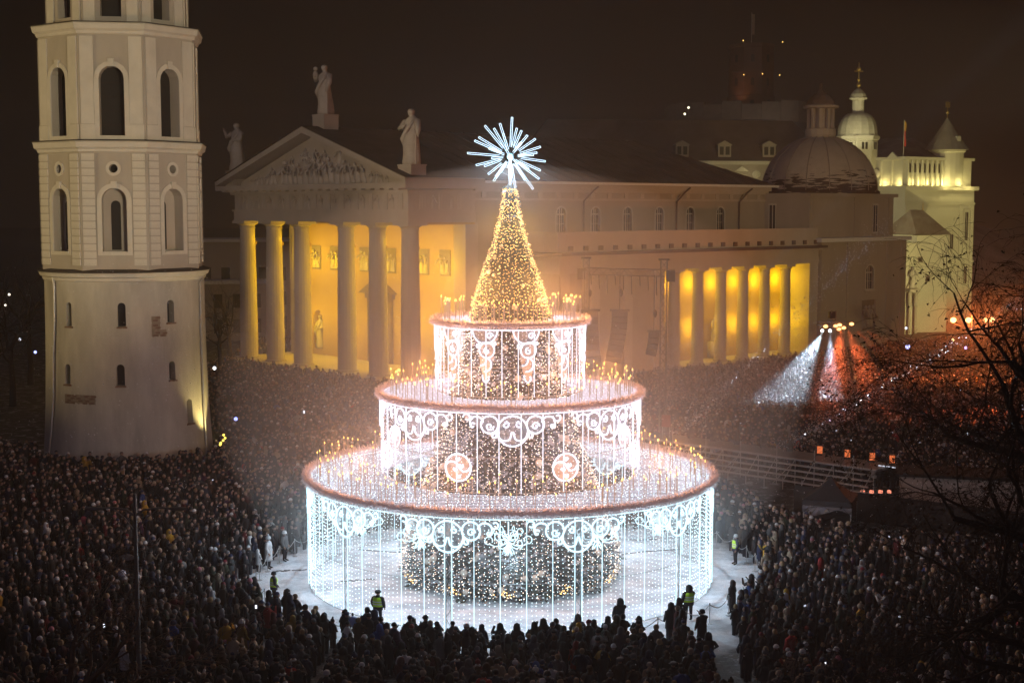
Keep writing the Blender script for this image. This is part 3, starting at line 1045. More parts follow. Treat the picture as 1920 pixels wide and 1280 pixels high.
# ------------------------------------------------------------------ palace
PC = at(1691, 600, 255.0)
PA = R(33)
pal = empty('palace', (PC.x, PC.y, 0), PA)
tag(pal, 'floodlit pale palace with a lit rooftop gallery, long dark roof and corner turret', 'palace')
pw_ = MB()
pw_.box(0, 18.6, 0, 40, 0, 24.2)
pw_.box(-1.5, 0, 3.0, 40, 0, 23.2)
pw_.build('wall', M_PALACE, pal)
MB().box(-.7, 19.1, -.7, 40, 24.2, 24.9).build('cornice', M_PALACE, pal)
# attic gallery
at_ = MB(); at_.box(.4, 18.2, .5, 39, 24.9, 29.6); at_.build('attic_wall', M_PALACE, pal)
MB().box(-.1, 18.5, 0, 39.5, 29.6, 30.1).build('attic_cornice', M_PALACE, pal)
pm_ = MB().box(-.16, .16, -.22, .22, 25.0, 29.5).mesh('gallery_pilaster', M_PALACE)
bay = MB(); bay.prism(arch(0, 27.3, 28.6, .42, 6), -.06, .0); bay = bay.mesh('gallery_opening', M_DARK)
for i in range(9):
    t = .8 + i * 1.28
    inst('gallery_pilaster', pm_, pal, (t, .25, 0))
    if i < 8: inst('gallery_opening', bay, pal, (t + .64, .49, 0))
for i in range(13):
    inst('gallery_pilaster', pm_, pal, (.2, .8 + i * 2.6, 0), (0, 0, PI / 2))
for i in range(5):
    p = MB(); p.prism([(-1.6, 29.7), (1.6, 29.7), (0, 31.0)], -.2, .15, lambda x, y, z: (y, x, z))
    p.build('gable', M_PALACE, pal, False, (-.05, 3.0 + i * 7.4, 0))
    v = MB().ball((-.25, 3 + i * 7.4 + 3.7, 27.2), (.5, .9, .9), 8, 6)
    v.build('medallion', M_STATUE, pal)
# turret with cone
tu = MB()
tu.lathe([(3.05, 24.95), (3.05, 31.0), (3.4, 31.2), (3.4, 31.6)], 20, (12.9, 1.9, 0))
tu.build('turret', M_PALACE, pal)
cn = MB().lathe([(4.0, 31.55), (2.7, 33.4), (1.2, 35.6), (.15, 37.4)], 20, (12.9, 1.9, 0)); cno = cn.build('turret_roof', M_PALEROOF, pal)
MB().box(12.5, 13.3, -1.0, -.1, 33.0, 34.0).build('roof_hatch', M_WFRAME, cno)
fn = MB().tube([(12.9, 1.9, 37.2), (12.9, 1.9, 40.6)], [.12, .05], 6); fn.ball((12.9, 1.9, 38.4), .35, 8, 6); fn.obox((12.9, 1.9, 39.8), (.55, 0, 0), (0, .08, 0), (0, 0, .5))
fn.build('weather_vane', M_GILT, cno)
# string courses, corner strips and tall windows on the floodlit front
for z in (21.6, 11.0): MB().box(-.2, 18.8, -.2, -.004, z, z + .35).build('string_course', M_PALACE, pal)
for t in (.1, 4.4, 14.6, 17.6): MB().box(t, t + .9, -.16, -.004, .2, 21.5).build('corner_strip', M_PALACE, pal)
for t, z0_, z1_ in ((2.6, 15.5, 20.0), (2.6, 4.5, 9.5), (16.6, 15.0, 20.2), (16.6, 7.0, 10.2), (9.5, 13.5, 16.2), (12.6, 13.5, 16.2)):
    f_ = MB(); f_.holed(rect(t - .75, t + .75, z0_ - .25, z1_ + .3), [rect(t - .45, t + .45, z0_, z1_)], -.14, .13)
    f_.box(t - .95, t + .95, -.35, -.005, z1_ + .32, z1_ + .55)
    fo_ = f_.build('window_frame', M_PALACE, pal)
    MB().box(t - .45, t + .45, -.03, -.005, z0_, z1_).build('pane', M_DARK, fo_)
    MB().box(t - .04, t + .04, -.08, -.035, z0_, z1_).build('mullion', M_WFRAME, fo_)
# roofs
rr = MB()
rr.add([(.5, 1, 30.1), (18.2, 1, 30.1), (18.2, 39, 30.1), (.5, 39, 30.1), (10.5, 9, 34.2), (10.5, 34, 34.2)], [(0, 1, 4), (1, 2, 5, 4), (2, 3, 5), (3, 0, 4, 5)])
rr.build('roof', M_SLATE, pal)
# long west wing seen above the cathedral roof
WG = at(1500, 300, 285)
wing = empty('palace_wing', (WG.x + 6, WG.y, 0), R(186))
tag(wing, 'long dim palace wing with dormers behind the cathedral roof', 'building')
w = MB().box(0, 62, -12, 0, 0, 29.5); w.build('wall', M_STONE2, wing)
MB().box(-.4, 62.4, -.004, .6, 29.5, 30.2).build('cornice', M_PALACE, wing)
r_ = MB(); r_.add([(-.5, .5, 30.2), (62.5, .5, 30.2), (62.5, -13, 30.2), (-.5, -13, 30.2), (6, -6.2, 38.5), (56, -6.2, 38.5)], [(0, 1, 5, 4), (1, 2, 5), (2, 3, 4, 5), (3, 0, 4)])
wr = r_.build('roof', M_ROOF, wing)
for x in (12.5, 21.5, 30, 41, 52):
    d_ = MB().box(x - 1.3, x + 1.3, -3.5, .15, 31.0, 33.3); d_.prism([(x - 1.6, 33.3), (x + 1.6, 33.3), (x, 34.2)], -3.5, .3)
    do = d_.build('dormer', M_STONE2, wr)
    for q in (-.6, .6): MB().box(x + q - .4, x + q + .4, .155, .2, 31.4, 33.0).build('pane', M_DARK, do)
for x in range(6, 62, 6):
    v = MB(); v.prism([(x - 1.4, 28.2), (x + 1.4, 28.2), (x, 29.2)], 0, .3); v.ball((x + 3, .1, 27.6), (.9, .25, .8), 8, 6)
    v.build('window_head', M_PALACE, wing)
# dome tower
DT = at(1607, 290, 262)
dt = empty('dome_tower', (DT.x, DT.y, 0), R(20))
tag(dt, 'pale domed tower with small lantern and gilded cross rising behind the palace', 'tower')
def zt(y): return at(1607, y, 262).z
b = MB(); b.lathe([(3.6, 20), (3.6, zt(264)), (3.95, zt(262)), (4.0, zt(256))], 8, a0=.2); b.build('drum', M_PALACE, dt)
for k in range(8):
    a = .2 + PI / 8 + k * PI / 4
    F = wallframe(a, 3.6 * math.cos(PI / 8))
    fr = MB(); fr.prism(rect(-1.05, 1.05, zt(283), zt(266)), -.12, -.005, F); fro = fr.build('window_frame', M_PALACE, dt)
    for q in (-.55, .1):
        MB().prism(rect(q, q + .45, zt(281), zt(268)), -.16, -.125, F).build('pane', M_DARK, fro)
z0 = zt(256)
hd = zt(216) - z0
MB().lathe([(3.75, z0)] + [(3.6 * math.cos(i / 8 * R(72)), z0 + .4 + hd * math.sin(i / 8 * R(90))) for i in range(9)], 16).build('dome', mat('pale_dome', (.62, .60, .52), .6, .25, 1), dt)
MB().lathe([(1.1, zt(217)), (1.05, zt(188)), (1.6, zt(186)), (1.65, zt(184))], 12).build('lantern', M_PALACE, dt)
MB().lathe([(1.5, zt(184)), (1.35, zt(177)), (.8, zt(170)), (.3, zt(166))], 12).build('lantern_dome', mat('pale_dome_small', (.62, .60, .52), .6, .25, 1), dt)
c = MB().tube([(0, 0, zt(167)), (0, 0, zt(122))], [.2, .06], 6)
for y_, q in ((160, .42), (150, .3), (130, .4)): c.ball((0, 0, zt(y_)), q, 8, 6)
c.obox((0, 0, zt(134)), (.9, 0, 0), (0, .07, 0), (0, 0, .12)); c.obox((0, 0, zt(126)), (.08, 0, 0), (0, .07, 0), (0, 0, .8))
c.build('cross', M_GILT, dt)
# flag
FP = at(1694, 290, 256)
fl = empty('flag', (FP.x, FP.y, 30.0))
tag(fl, 'slim red and yellow flag hanging from a pole on the palace gallery', 'flag')
MB().tube([(0, 0, 0), (0, 0, 6.6)], .06, 6).build('pole', M_WFRAME, fl)
f_ = MB()
ys = np.linspace(6.4, 2.0, 9)
for j, (z1_, z2_) in enumerate(zip(ys[:-1], ys[1:])):
    f_.add([(0.07, 0, z1_), (.36 + .1 * math.sin(j * 1.1), .1 * math.sin(j), z1_ - .2), (.36 + .1 * math.sin(j * 1.1 + 1.1), .1 * math.sin(j + 1), z2_ - .2), (0.07, 0, z2_)], [(0, 1, 2, 3)], 0 if j > 2 else 1)
f_.build('cloth', [mat('flag_red', (.55, .03, .02), .8, .2, 2), mat('flag_gold', (.7, .4, .05), .8, .2, 2)], fl)
# annex with hipped roof
AX = at(1715, 610, 240)
ax = empty('palace_annex', (AX.x, AX.y, 0), R(14))
tag(ax, 'plain floodlit annex with a steep hipped roof in front of the palace', 'building')
def za(y): return at(1750, y, 240).z
W_ = 5.9
MB().box(0, W_, 0, 12, 0, za(441)).build('wall', M_PALACE, ax)
r_ = MB(); h0, h1 = za(440), za(394)
r_.add([(-.3, -.4, h0), (W_ + .4, -.4, h0), (W_ + .4, 12, h0), (-.3, 12, h0), (.3, 3.0, h1), (2.7, 3.0, h1)], [(0, 1, 5, 4), (1, 2, 5), (2, 3, 4, 5), (3, 0, 4)])
r_.build('roof', M_SLATE, ax)
MB().tube([(2.7, 3, h1), (2.7, 3, h1 + 1.3)], [.1, .03], 6).build('finial', M_GILT, ax)
for px, py in ((1726, 487), (1741, 523)):
    p = at(px, py, 240)
    lx = (p.x - AX.x) / math.cos(R(14))
    wo = MB().box(lx - .45, lx + .45, -.06, -.004, p.z - .5, p.z + .5).build('window', M_SLATE, ax)
    MB().box(lx - .26, lx + .26, -.1, -.064, p.z - .3, p.z + .3).build('pane', M_DARK, wo)
# shrine column between chapel and annex
SH = at(1706, 612, 236)
sh = empty('wall_shrine', (SH.x, SH.y, 0), R(20))
tag(sh, 'tall narrow statue shrine on columns against the floodlit palace wall', 'shrine')
def zs_(y): return at(1706, y, 236).z
MB().box(-1.9, 1.3, .5, 4, 0, zs_(455)).build('wall', M_PALACE, sh)
m = robed_statue(zs_(500) - zs_(540), random.Random(77), [[(.13, 0, .78), (.19, -.05, .62), (.08, -.14, .6)], [(-.13, 0, .78), (-.2, -.04, .6), (-.14, -.12, .5)]])
m.build('statue', M_STATUE, sh, True, (.25, -.2, zs_(540)))
b = MB().box(-.75, 1.2, -.9, .5, zs_(548), zs_(541)); b.prism([(-.8, zs_(541)), (1.3, zs_(541)), (.25, zs_(522))], .1, .5); b.build('canopy', M_STONE, sh)
for x in (-.35, .85): MB().lathe([(.24, .2), (.2, zs_(575)), (.34, zs_(573)), (.34, zs_(549))], 10, (x, -.3, 0)).build('column', M_STONE, sh)
MB().box(-1.5, -.9, .44, .497, zs_(600), zs_(500)).build('slit_window', M_DOOR, sh)

YG = (1.0, 0.83, 0.29)
fl_lamp = MB().box(-.3, .3, -.2, .2, 0, .4).mesh('floodlight_body', M_BLACK)


def ground_flood(loc, target, power, color, angle, label, parent=None):
    e_ = empty('floodlight', loc)
    tag(e_, label, 'floodlight')
    inst('housing', fl_lamp, e_)
    spot('flood_lamp', (loc[0], loc[1], loc[2] + .6), target, power, color, angle, .6, .25)
    return e_


def pal_w(x, y, z):
    c, s2 = math.cos(PA), math.sin(PA)
    return (PC.x + x * c - y * s2, PC.y + x * s2 + y * c, z)


ground_flood((72, 206, 5.5), (76, 252, 15), 25000, YG, 80, 'ground floodlight aimed at the front of the pale palace')
ground_flood((52, 232, 17.2), (66, 262, 21), 9000, (1.0, .88, .42), 95, 'floodlight behind the chapel aimed at the palace corner')
ground_flood(pal_w(22, -26, 5.5), pal_w(14, 0, 20), 10000, YG, 80, 'ground floodlight aimed at the palace turret')
for i in range(6):
    point('gallery_lamp', pal_w(1.6 + i * 2.0, -.45, 25.4), 110, (1.0, .82, .28), .08)
    point('gallery_lamp', pal_w(-.45, 1.6 + i * 3.4, 25.4), 130, (1.0, .82, .28), .08)
for i in range(3):
    point('turret_lamp', pal_w(9.8 + i * 3.1, -1.9 + .5 * abs(i - 1), 25.4), 150, (1.0, .82, .28), .08)
for i in range(6):
    point('wing_lamp', tuple(wing.matrix_basis @ Vector((10 + i * 7, 1.6, 27.5))), 28, (1.0, .82, .42), .08)
spot('dome_lamp', (DT.x - 5, DT.y - 14, 30.5), (DT.x, DT.y, 38), 3200, (1, .9, .5), 50, .6, .2)

# ------------------------------------------------------------------ castle hill and tower in the haze
hv, hf = [], []
HX, HY = 66.0, 400.0
NR, NA = 10, 40
rng = random.Random(9)
for i in range(NR):
    t = i / (NR - 1)
    for k in range(NA):
        a = 2 * PI * k / NA
        r = 18 + 62 * t * (1 + .12 * math.sin(3 * a + 1) + .08 * math.sin(7 * a))
        z = 46 - 46.5 * (t ** .8) + (rng.uniform(-.8, .8) if 0 < i < NR - 1 else 0)
        hv.append((HX + r * math.cos(a) * 1.15, HY + r * math.sin(a), max(z, -.4)))
hv.append((HX, HY, 46.3))
for i in range(NR - 1):
    for k in range(NA):
        hf.append((i * NA + k, i * NA + (k + 1) % NA, (i + 1) * NA + (k + 1) % NA, (i + 1) * NA + k))
for k in range(NA): hf.append((k, (k + 1) % NA, NR * NA))
hill = MB().add(hv, hf).build('hill', mat('hill_snow_grass', (.10, .09, .075), .95, .4, .12, .4, col2=(.34, .33, .32)), None, True)
tag(hill, kind='structure')
ct = empty('castle_tower', (HX, 398.0, 46.0), .3)
tag(ct, 'dim brick castle tower with a flagpole high on the hill in the haze', 'castle tower')
M_CB = mat('castle_brick', (.20, .10, .06), .95, .35, .5, .3)
b = MB()
b.lathe([(7.3, -1), (6.9, 5.5), (6.6, 5.6), (6.4, 12.0), (6.6, 12.1), (6.3, 18.5), (6.6, 18.7), (6.6, 19.6)], 8)
b.build('brick_body', M_CB, ct)
for k in range(8):
    for z, hw in ((2.2, .55), (8.2, .5), (14.5, .5)):
        a = PI / 8 + k * PI / 4
        w = MB(); w.prism(arch(0, z, z + 1.6, hw, 6), -.15, .3, wallframe(a, (6.95 if z < 5 else 6.4) * math.cos(PI / 8))); w.build('window', M_DARK, ct)
MB().tube([(0, 0, 19.6), (0, 0, 28.4)], .1, 6).build('flagpole', M_WFRAME, ct)
w = MB(); w.box(.1, .9, -.05, .05, 22.5, 28.0); w.build('flag_cloth', mat('pale_flag', (.6, .5, .35), .8, .2, 2), ct)
for x, z in ((-5.6, 10.8), (0, 11.2), (5.2, 11.0), (-5.9, 19.9), (5.9, 19.9)):
    MB().ball((x, -6.9, z), .14, 6, 4).build('lamp', E_FLAME, ct)
wl2 = MB()
for i in range(14):
    a0_, a1_ = PI + i / 14 * PI, PI + (i + 1) / 14 * PI
    p0, p1 = Vector((21 * math.cos(a0_) * 1.1, 19 * math.sin(a0_))), Vector((21 * math.cos(a1_) * 1.1, 19 * math.sin(a1_)))
    wl2.obox(((p0.x + p1.x) / 2, (p0.y + p1.y) / 2, 1 + rng.uniform(-.6, .6)), ((p1.x - p0.x) / 2, (p1.y - p0.y) / 2, 0), (.4 * -(p1.y - p0.y) / 4, .4 * (p1.x - p0.x) / 4, 0), (0, 0, 3.0))
wo = wl2.build('castle_wall', mat('rubble_wall', (.3, .27, .22), .95, .35, .5, .3), None, False, (HX, HY, 45))
tag(wo, 'low pale rubble wall ringing the hilltop below the castle tower', 'wall')
spot('castle_lamp', (HX - 7, 386, 47.5), (HX, 398, 58), 1000, (1.0, .5, .25), 40, .6, .2)
spot('wall_lamp_hill', (HX + 4, 368, 40), (HX, 382, 46), 900, (1.0, .8, .6), 90, .6, .2)
for k, (px, py) in enumerate([(1291, 202), (1284, 214)]):
    p = at(px, py, 378)
    o = MB().ball(p, .3, 6, 5).build('hill_lamp', emis('hill_lamp_glow', (1, .9, .6), 3))
    tag(o, ['small white lamp on the castle hillside, upper of two', 'small white lamp on the castle hillside, lower of two'][k], 'lamp')

# ------------------------------------------------------------------ christmas tree
xt = empty('christmas_tree', TREE_C)
tag(xt, 'giant conical christmas tree wrapped in warm lights with a starburst on top', 'christmas tree')
prof_t = [(0.15, 5.7), (.8, 6.0), (2.0, 5.9), (3.5, 5.35), (5.5, 4.7), (8.0, 3.75), (10.6, 2.95), (13.0, 2.5), (15.5, 2.0), (16.2, 1.82), (17.6, 1.36), (18.9, .9), (20.6, .48), (22.3, .22)]


def tr(z):
    for (z0, r0), (z1, r1) in zip(prof_t, prof_t[1:]):
        if z <= z1: return r0 + (r1 - r0) * max(0, (z - z0)) / (z1 - z0)
    return .3


core = MB().lathe([(r * .86, z) for z, r in prof_t], 32)
core.build('trunk_core', mat('dark_boughs', (.05, .05, .045), .95, .4, 3, .6, fine=8), xt)
V, F, MI = [], [], []
nb = 15000
zz_ = []
cum = np.cumsum([max(.3, tr(z)) for z in np.linspace(.2, 22.2, 300)])
cum = cum / cum[-1]
for i in range(nb):
    z = np.interp(RNG.random(), cum, np.linspace(.2, 22.2, 300))
    a = RNG.random() * 2 * PI
    r = tr(z) * (.84 + .16 * RNG.random() + .06 * math.sin(a * 9 + z * 2))
    L_ = (.22 + .34 * RNG.random()) * (.6 if z > 15 else 1)
    da = RNG.normal(0, .5)
    up_ = -.25 + RNG.normal(0, .25)
    c_, s2 = math.cos(a + da), math.sin(a + da)
    p0 = (r * math.cos(a), r * math.sin(a), z)
    tip = (p0[0] + L_ * c_, p0[1] + L_ * s2, z + L_ * up_)
    wdt = L_ * .3
    q1 = (p0[0] + .5 * L_ * c_ - s2 * wdt, p0[1] + .5 * L_ * s2 + c_ * wdt, z + L_ * (.5 * up_ - .08))
    q2 = (p0[0] + .5 * L_ * c_ + s2 * wdt, p0[1] + .5 * L_ * s2 - c_ * wdt, z + L_ * (.5 * up_ - .08))
    mid = (p0[0] + .55 * L_ * c_, p0[1] + .55 * L_ * s2, z + L_ * (.5 * up_ + .08))
    b0 = len(V)
    V += [p0, q1, tip, q2, mid]
    F += [(b0, b0 + 1, b0 + 4), (b0 + 1, b0 + 2, b0 + 4), (b0 + 2, b0 + 3, b0 + 4), (b0 + 3, b0, b0 + 4)]
    MI += [1 if (RNG.random() < (.5 if z < 14 else .2)) else 0] * 4
m = MB(); m.v, m.f, m.m = V, F, MI
cr = m.build('crown', [mat('fir_needles', (.05, .062, .042), .9, .4, 2, .3), mat('frosted_needles', (.40, .42, .45), .8, .3, 2, .2)], xt)
cr['kind'] = 'stuff'
# light strings running down the tree
for k in range(120):
    a0_ = 2 * PI * k / 120 + RNG.normal(0, .02)
    for (za_, zb_, mt) in ((14.8, 22.1, E_WARMDOT), (.25, 14.8, E_PALEDOT)):
        if za_ > 10 and k % 2 and False: continue
        m = MB()
        z = za_ + RNG.random() * .2
        while z < zb_:
            rr_ = tr(z)
            keep = 1.0 if z < 9 else (.8 if z < 14.8 else .95 if z < 17 else .8 if z < 19 else .62 if z < 20.6 else .5)
            if RNG.random() < keep:
                a = a0_ + RNG.normal(0, .018 + .05 / max(1, rr_))
                m.octa(((rr_ * 1.03 + .08 + RNG.normal(0, .06)) * math.cos(a), (rr_ * 1.03 + .08 + RNG.normal(0, .06)) * math.sin(a), z), .027 if z > 14.8 else .030)
            z += .16 + RNG.random() * .08
        m.build('light_string', mt, xt)['kind'] = 'stuff'
bm_ = MB().ball((0, 0, 0), 1, 10, 7).mesh('bauble', mat('pale_bauble', (.68, .56, .46), .3, .15, 3, 0, spec=.6), True)
for i in range(170):
    z = np.interp(RNG.random() ** 1.1, cum, np.linspace(.2, 22.2, 300))
    a = RNG.random() * 2 * PI
    r = tr(z) * 1.02 + .12
    s_ = (.13 + .09 * RNG.random()) * (1 if z < 15 else .7)
    inst('bauble', bm_, xt, (r * math.cos(a), r * math.sin(a), z), (0, 0, a), (s_, s_, s_))
# gold glints at the foot
for k in range(5):
    m = MB()
    a0_ = -PI / 2 + (k - 2) * .52 + RNG.normal(0, .05)
    for i in range(15):
        a = a0_ + RNG.normal(0, .05); z = .45 + abs(RNG.normal(0, .22)); r = tr(z) * 1.05 + .15
        m.octa((r * math.cos(a), r * math.sin(a), z), .04)
    m.build('gold_light_cluster', E_WARMDOT, xt)['kind'] = 'stuff'
# star
stz = 23.85
star = empty('star', (0, 0, stz), parent=xt)
MB().tube([(0, 0, -1.9), (0, 0, 0)], .09, 8).build('mast', M_METAL, star)
MB().ball((0, 0, 0), .2, 10, 7).build('hub', mat('star_hub', (.3, .5, .55), .4, .2, 3, 0, metal=.4), star)
nray = 38
for i in range(nray):
    zf = 1 - 2 * (i + .5) / nray
    ph = i * 2.399963
    d_ = Vector((math.sqrt(1 - zf * zf) * math.cos(ph), math.sqrt(1 - zf * zf) * math.sin(ph), zf))
    if d_.z < -.86: continue
    L_ = 1.6 + .8 * ((i * 7) % 5) / 4
    sd = d_.cross(Vector((0, 1, .2))).normalized() * .045
    m = MB()
    m.tube([d_ * .6 + sd, d_ * L_ + sd], .012, 6)
    m.tube([d_ * .6 - sd, d_ * L_ - sd], .012, 6)
    m.tube([d_ * L_ - sd * 1.3, d_ * L_ + sd * 1.1], .013, 6)
    m.build('ray', E_STAR, star)
point('star_lamp', tuple(TREE_C + Vector((0, -1.3, stz - .4))), 1300, (.62, .80, 1.0), .05)

# ------------------------------------------------------------------ the cake of light: three tiers
M_GARL = mat('tinsel_pink', (.90, .76, .77), .8, .25, 2.5, .3, fine=30)
_N, _L = M_GARL.node_tree.nodes, M_GARL.node_tree.links
_t = _N.new('ShaderNodeBsdfTranslucent'); _t.inputs[0].default_value = (.98, .82, .82, 1)
_m = _N.new('ShaderNodeMixShader'); _m.inputs[0].default_value = .55
_L.new(_N['Principled BSDF'].outputs[0], _m.inputs[1]); _L.new(_t.outputs[0], _m.inputs[2]); _L.new(_m.outputs[0], _N['Material Output'].inputs[0])
M_NET = bpy.data.materials.new('panel_net')
M_NET.use_nodes = True
nb_ = M_NET.node_tree.nodes['Principled BSDF']
nb_.inputs['Base Color'].default_value = (.72, .70, .74, 1)
nb_.inputs['Alpha'].default_value = .42
M_CANDLE = emis('candle_wax_glow', (1.0, .60, .45), .5)
E_DECK = emis('deck_rope_glow', (.92, .84, 1.0), 1.1)
M_DECKNET = mat('deck_frost', (.40, .40, .44), .9, .5, 5, .4)


def spiral(cx, cz, r, a0, turns, r1=.12, n=26):
    return [(cx + (r + (r1 - r) * i / n) * math.cos(a0 + turns * 2 * PI * i / n), cz + (r + (r1 - r) * i / n) * math.sin(a0 + turns * 2 * PI * i / n)) for i in range(n + 1)]


def heart(cx, cz, s):
    return [(cx - .5 * s, cz), (cx - .35 * s, cz + .45 * s), (cx, cz + .2 * s), (cx + .35 * s, cz + .45 * s), (cx + .5 * s, cz), (cx, cz - .3 * s), (cx - .2 * s, cz - .1 * s)]


def valance(w):
    """half width w; top at z=0"""
    k = w / 2.7
    cur = [('c', circle2(0, -1.02 * k, .95 * k, 28))]
    for s_ in (-1, 1):
        cur += [('o', [(s_ * .04 * k, -1.05 * k)] + [(s_ * (.46 * k + .43 * k * math.cos(t)), -1.2 * k - .42 * k * math.sin(t)) for t in np.linspace(PI * .75, 0.1, 10)]),
                ('o', spiral(s_ * .42 * k, -.62 * k, .22 * k, PI / 2, s_ * 1.1, .05, 14)),
                ('c', circle2(s_ * 1.42 * k, -.62 * k, .55 * k, 20)),
                ('o', spiral(s_ * 1.42 * k, -.72 * k, .26 * k, 0, s_ * 1.2, .05, 14)),
                ('o', [(s_ * (2.25 * k + .42 * k * math.cos(t)), -.5 * k + .38 * k * math.sin(t)) for t in np.linspace(PI, -.9, 14)]),
                ('o', spiral(s_ * 2.5 * k, -.72 * k, .2 * k, PI * .2, s_ * -.9, .05, 10)),
                ('o', spiral(s_ * 2.85 * k, -.22 * k, .27 * k, PI, s_ * .9, .1, 12)),
                ('o', spiral(s_ * 1.15 * k, -1.3 * k, .2 * k, PI / 2, s_ * 1.0, .06, 12))]
    out = [(-2.95 * k, -.05), (-2.7 * k, -.5 * k), (-2.2 * k, -.85 * k), (-1.5 * k, -1.2 * k), (-.7 * k, -1.75 * k), (0, -1.95 * k), (.7 * k, -1.75 * k), (1.5 * k, -1.2 * k), (2.2 * k, -.85 * k), (2.7 * k, -.5 * k), (2.95 * k, -.05)]
    return cur, out


def cascade():
    cur = [('o', [(.72 * math.cos(t), .1 + .8 * math.sin(t)) for t in np.linspace(PI * 1.02, PI * 1.98, 14)]),
           ('o', spiral(.28, -.28, .2, 0, 1.2, .05, 12)), ('c', circle2(.12, -1.05, .42, 18)), ('o', spiral(.12, -1.1, .2, PI / 2, 1.1, .04, 12)),
           ('o', heart(.5, -.72, .26)), ('o', spiral(-.38, -.85, .14, 0, 1.1, .05, 10)),
           ('o', [(.02 + .36 * math.cos(t), -1.82 + .38 * math.sin(t)) for t in np.linspace(PI * .5, -PI * .55, 12)]),
           ('o', [(-.2 + .3 * math.cos(t), -1.55 - .3 * math.sin(t) * 1.1) for t in np.linspace(-.1, PI * .55, 6)]),
           ('o', [(.16 - .28 * math.cos(t), -2.44 + .36 * math.sin(t)) for t in np.linspace(PI * .5 - 1.4, -PI * .45, 10)] + [(.24, -2.62), (.2, -2.45)])]
    out = [(-.75, .05), (-.6, -.6), (-.35, -1.3), (-.25, -1.9), (-.1, -2.6), (.1, -2.75), (.3, -2.5), (.42, -1.8), (.55, -1.0), (.75, -.3), (.75, .05)]
    return cur, out


def roundel(r):
    cur = [('c', circle2(0, 0, r, 32))]
    cur += [('o', [(-.98 * r + .52 * r * (1 - math.cos(t)) , .0 * r + .42 * r * math.sin(t)) for t in np.linspace(0, PI * .8, 10)] + [(.12 * r, -.05 * r), (.4 * r, -.3 * r), (.75 * r, -.2 * r), (.95 * r, .1 * r)])]
    cur += [('o', heart(0, .58 * r, .3 * r)), ('o', heart(.28 * r, .1 * r, .3 * r)), ('o', heart(-.22 * r, -.18 * r, .3 * r)), ('o', heart(.05 * r, -.68 * r, .3 * r))]
    return cur, circle2(0, 0, r * .99, 28)


def bend(Rc, x, z, dz=0, off=0.0):
    """wrap a flat (x, z) drawing round the tier; x to the viewer's right at the front"""
    a = -PI / 2 + x / Rc
    return ((Rc + off) * math.cos(a), (Rc + off) * math.sin(a), z + dz)


def ornament(design, Rc, ztop, name, em, thick=.042):
    cur, out = design
    m = MB()
    for kind, pl in cur:
        m.tube([bend(Rc, x, z, ztop, .06) for x, z in pl], thick, 5, closed=(kind == 'c'))
    net = MB()
    n = 18
    xs = np.linspace(min(p[0] for p in out), max(p[0] for p in out), n)
    o2 = out
    tri = tessellate_polygon([[Vector((x, z, 0)) for x, z in o2]])
    net.add([bend(Rc, x, z, ztop, .0) for x, z in o2], [tuple(t) for t in tri])
    return m.mesh(name, em, True), net.mesh(name + '_net', M_NET)


def garland_mesh(Rc, rt, name):
    m = MB()
    n = int(Rc * 14)
    m.tube([(Rc * math.cos(2 * PI * i / n), Rc * math.sin(2 * PI * i / n), 0) for i in range(n)], rt * .4, 8, closed=True)
    for i in range(int(Rc * 1100)):
        a = RNG.random() * 2 * PI; b = RNG.random() * 2 * PI
        nrm = Vector((math.cos(a) * math.cos(b), math.sin(a) * math.cos(b), math.sin(b)))
        tg_ = Vector((-math.sin(a), math.cos(a), 0))
        c_ = Vector((Rc * math.cos(a), Rc * math.sin(a), 0))
        L_ = rt * (.25 + .6 * RNG.random())
        w_ = (tg_ + nrm.cross(tg_) * RNG.normal(0, .6)).normalized() * .035
        tip = c_ + nrm * (rt * .7 + L_) + tg_ * RNG.normal(0, .06)
        p = c_ + nrm * rt * .35
        m.add([p - w_, p + w_, tip], [(0, 1, 2)])
    return m.mesh(name, M_GARL)


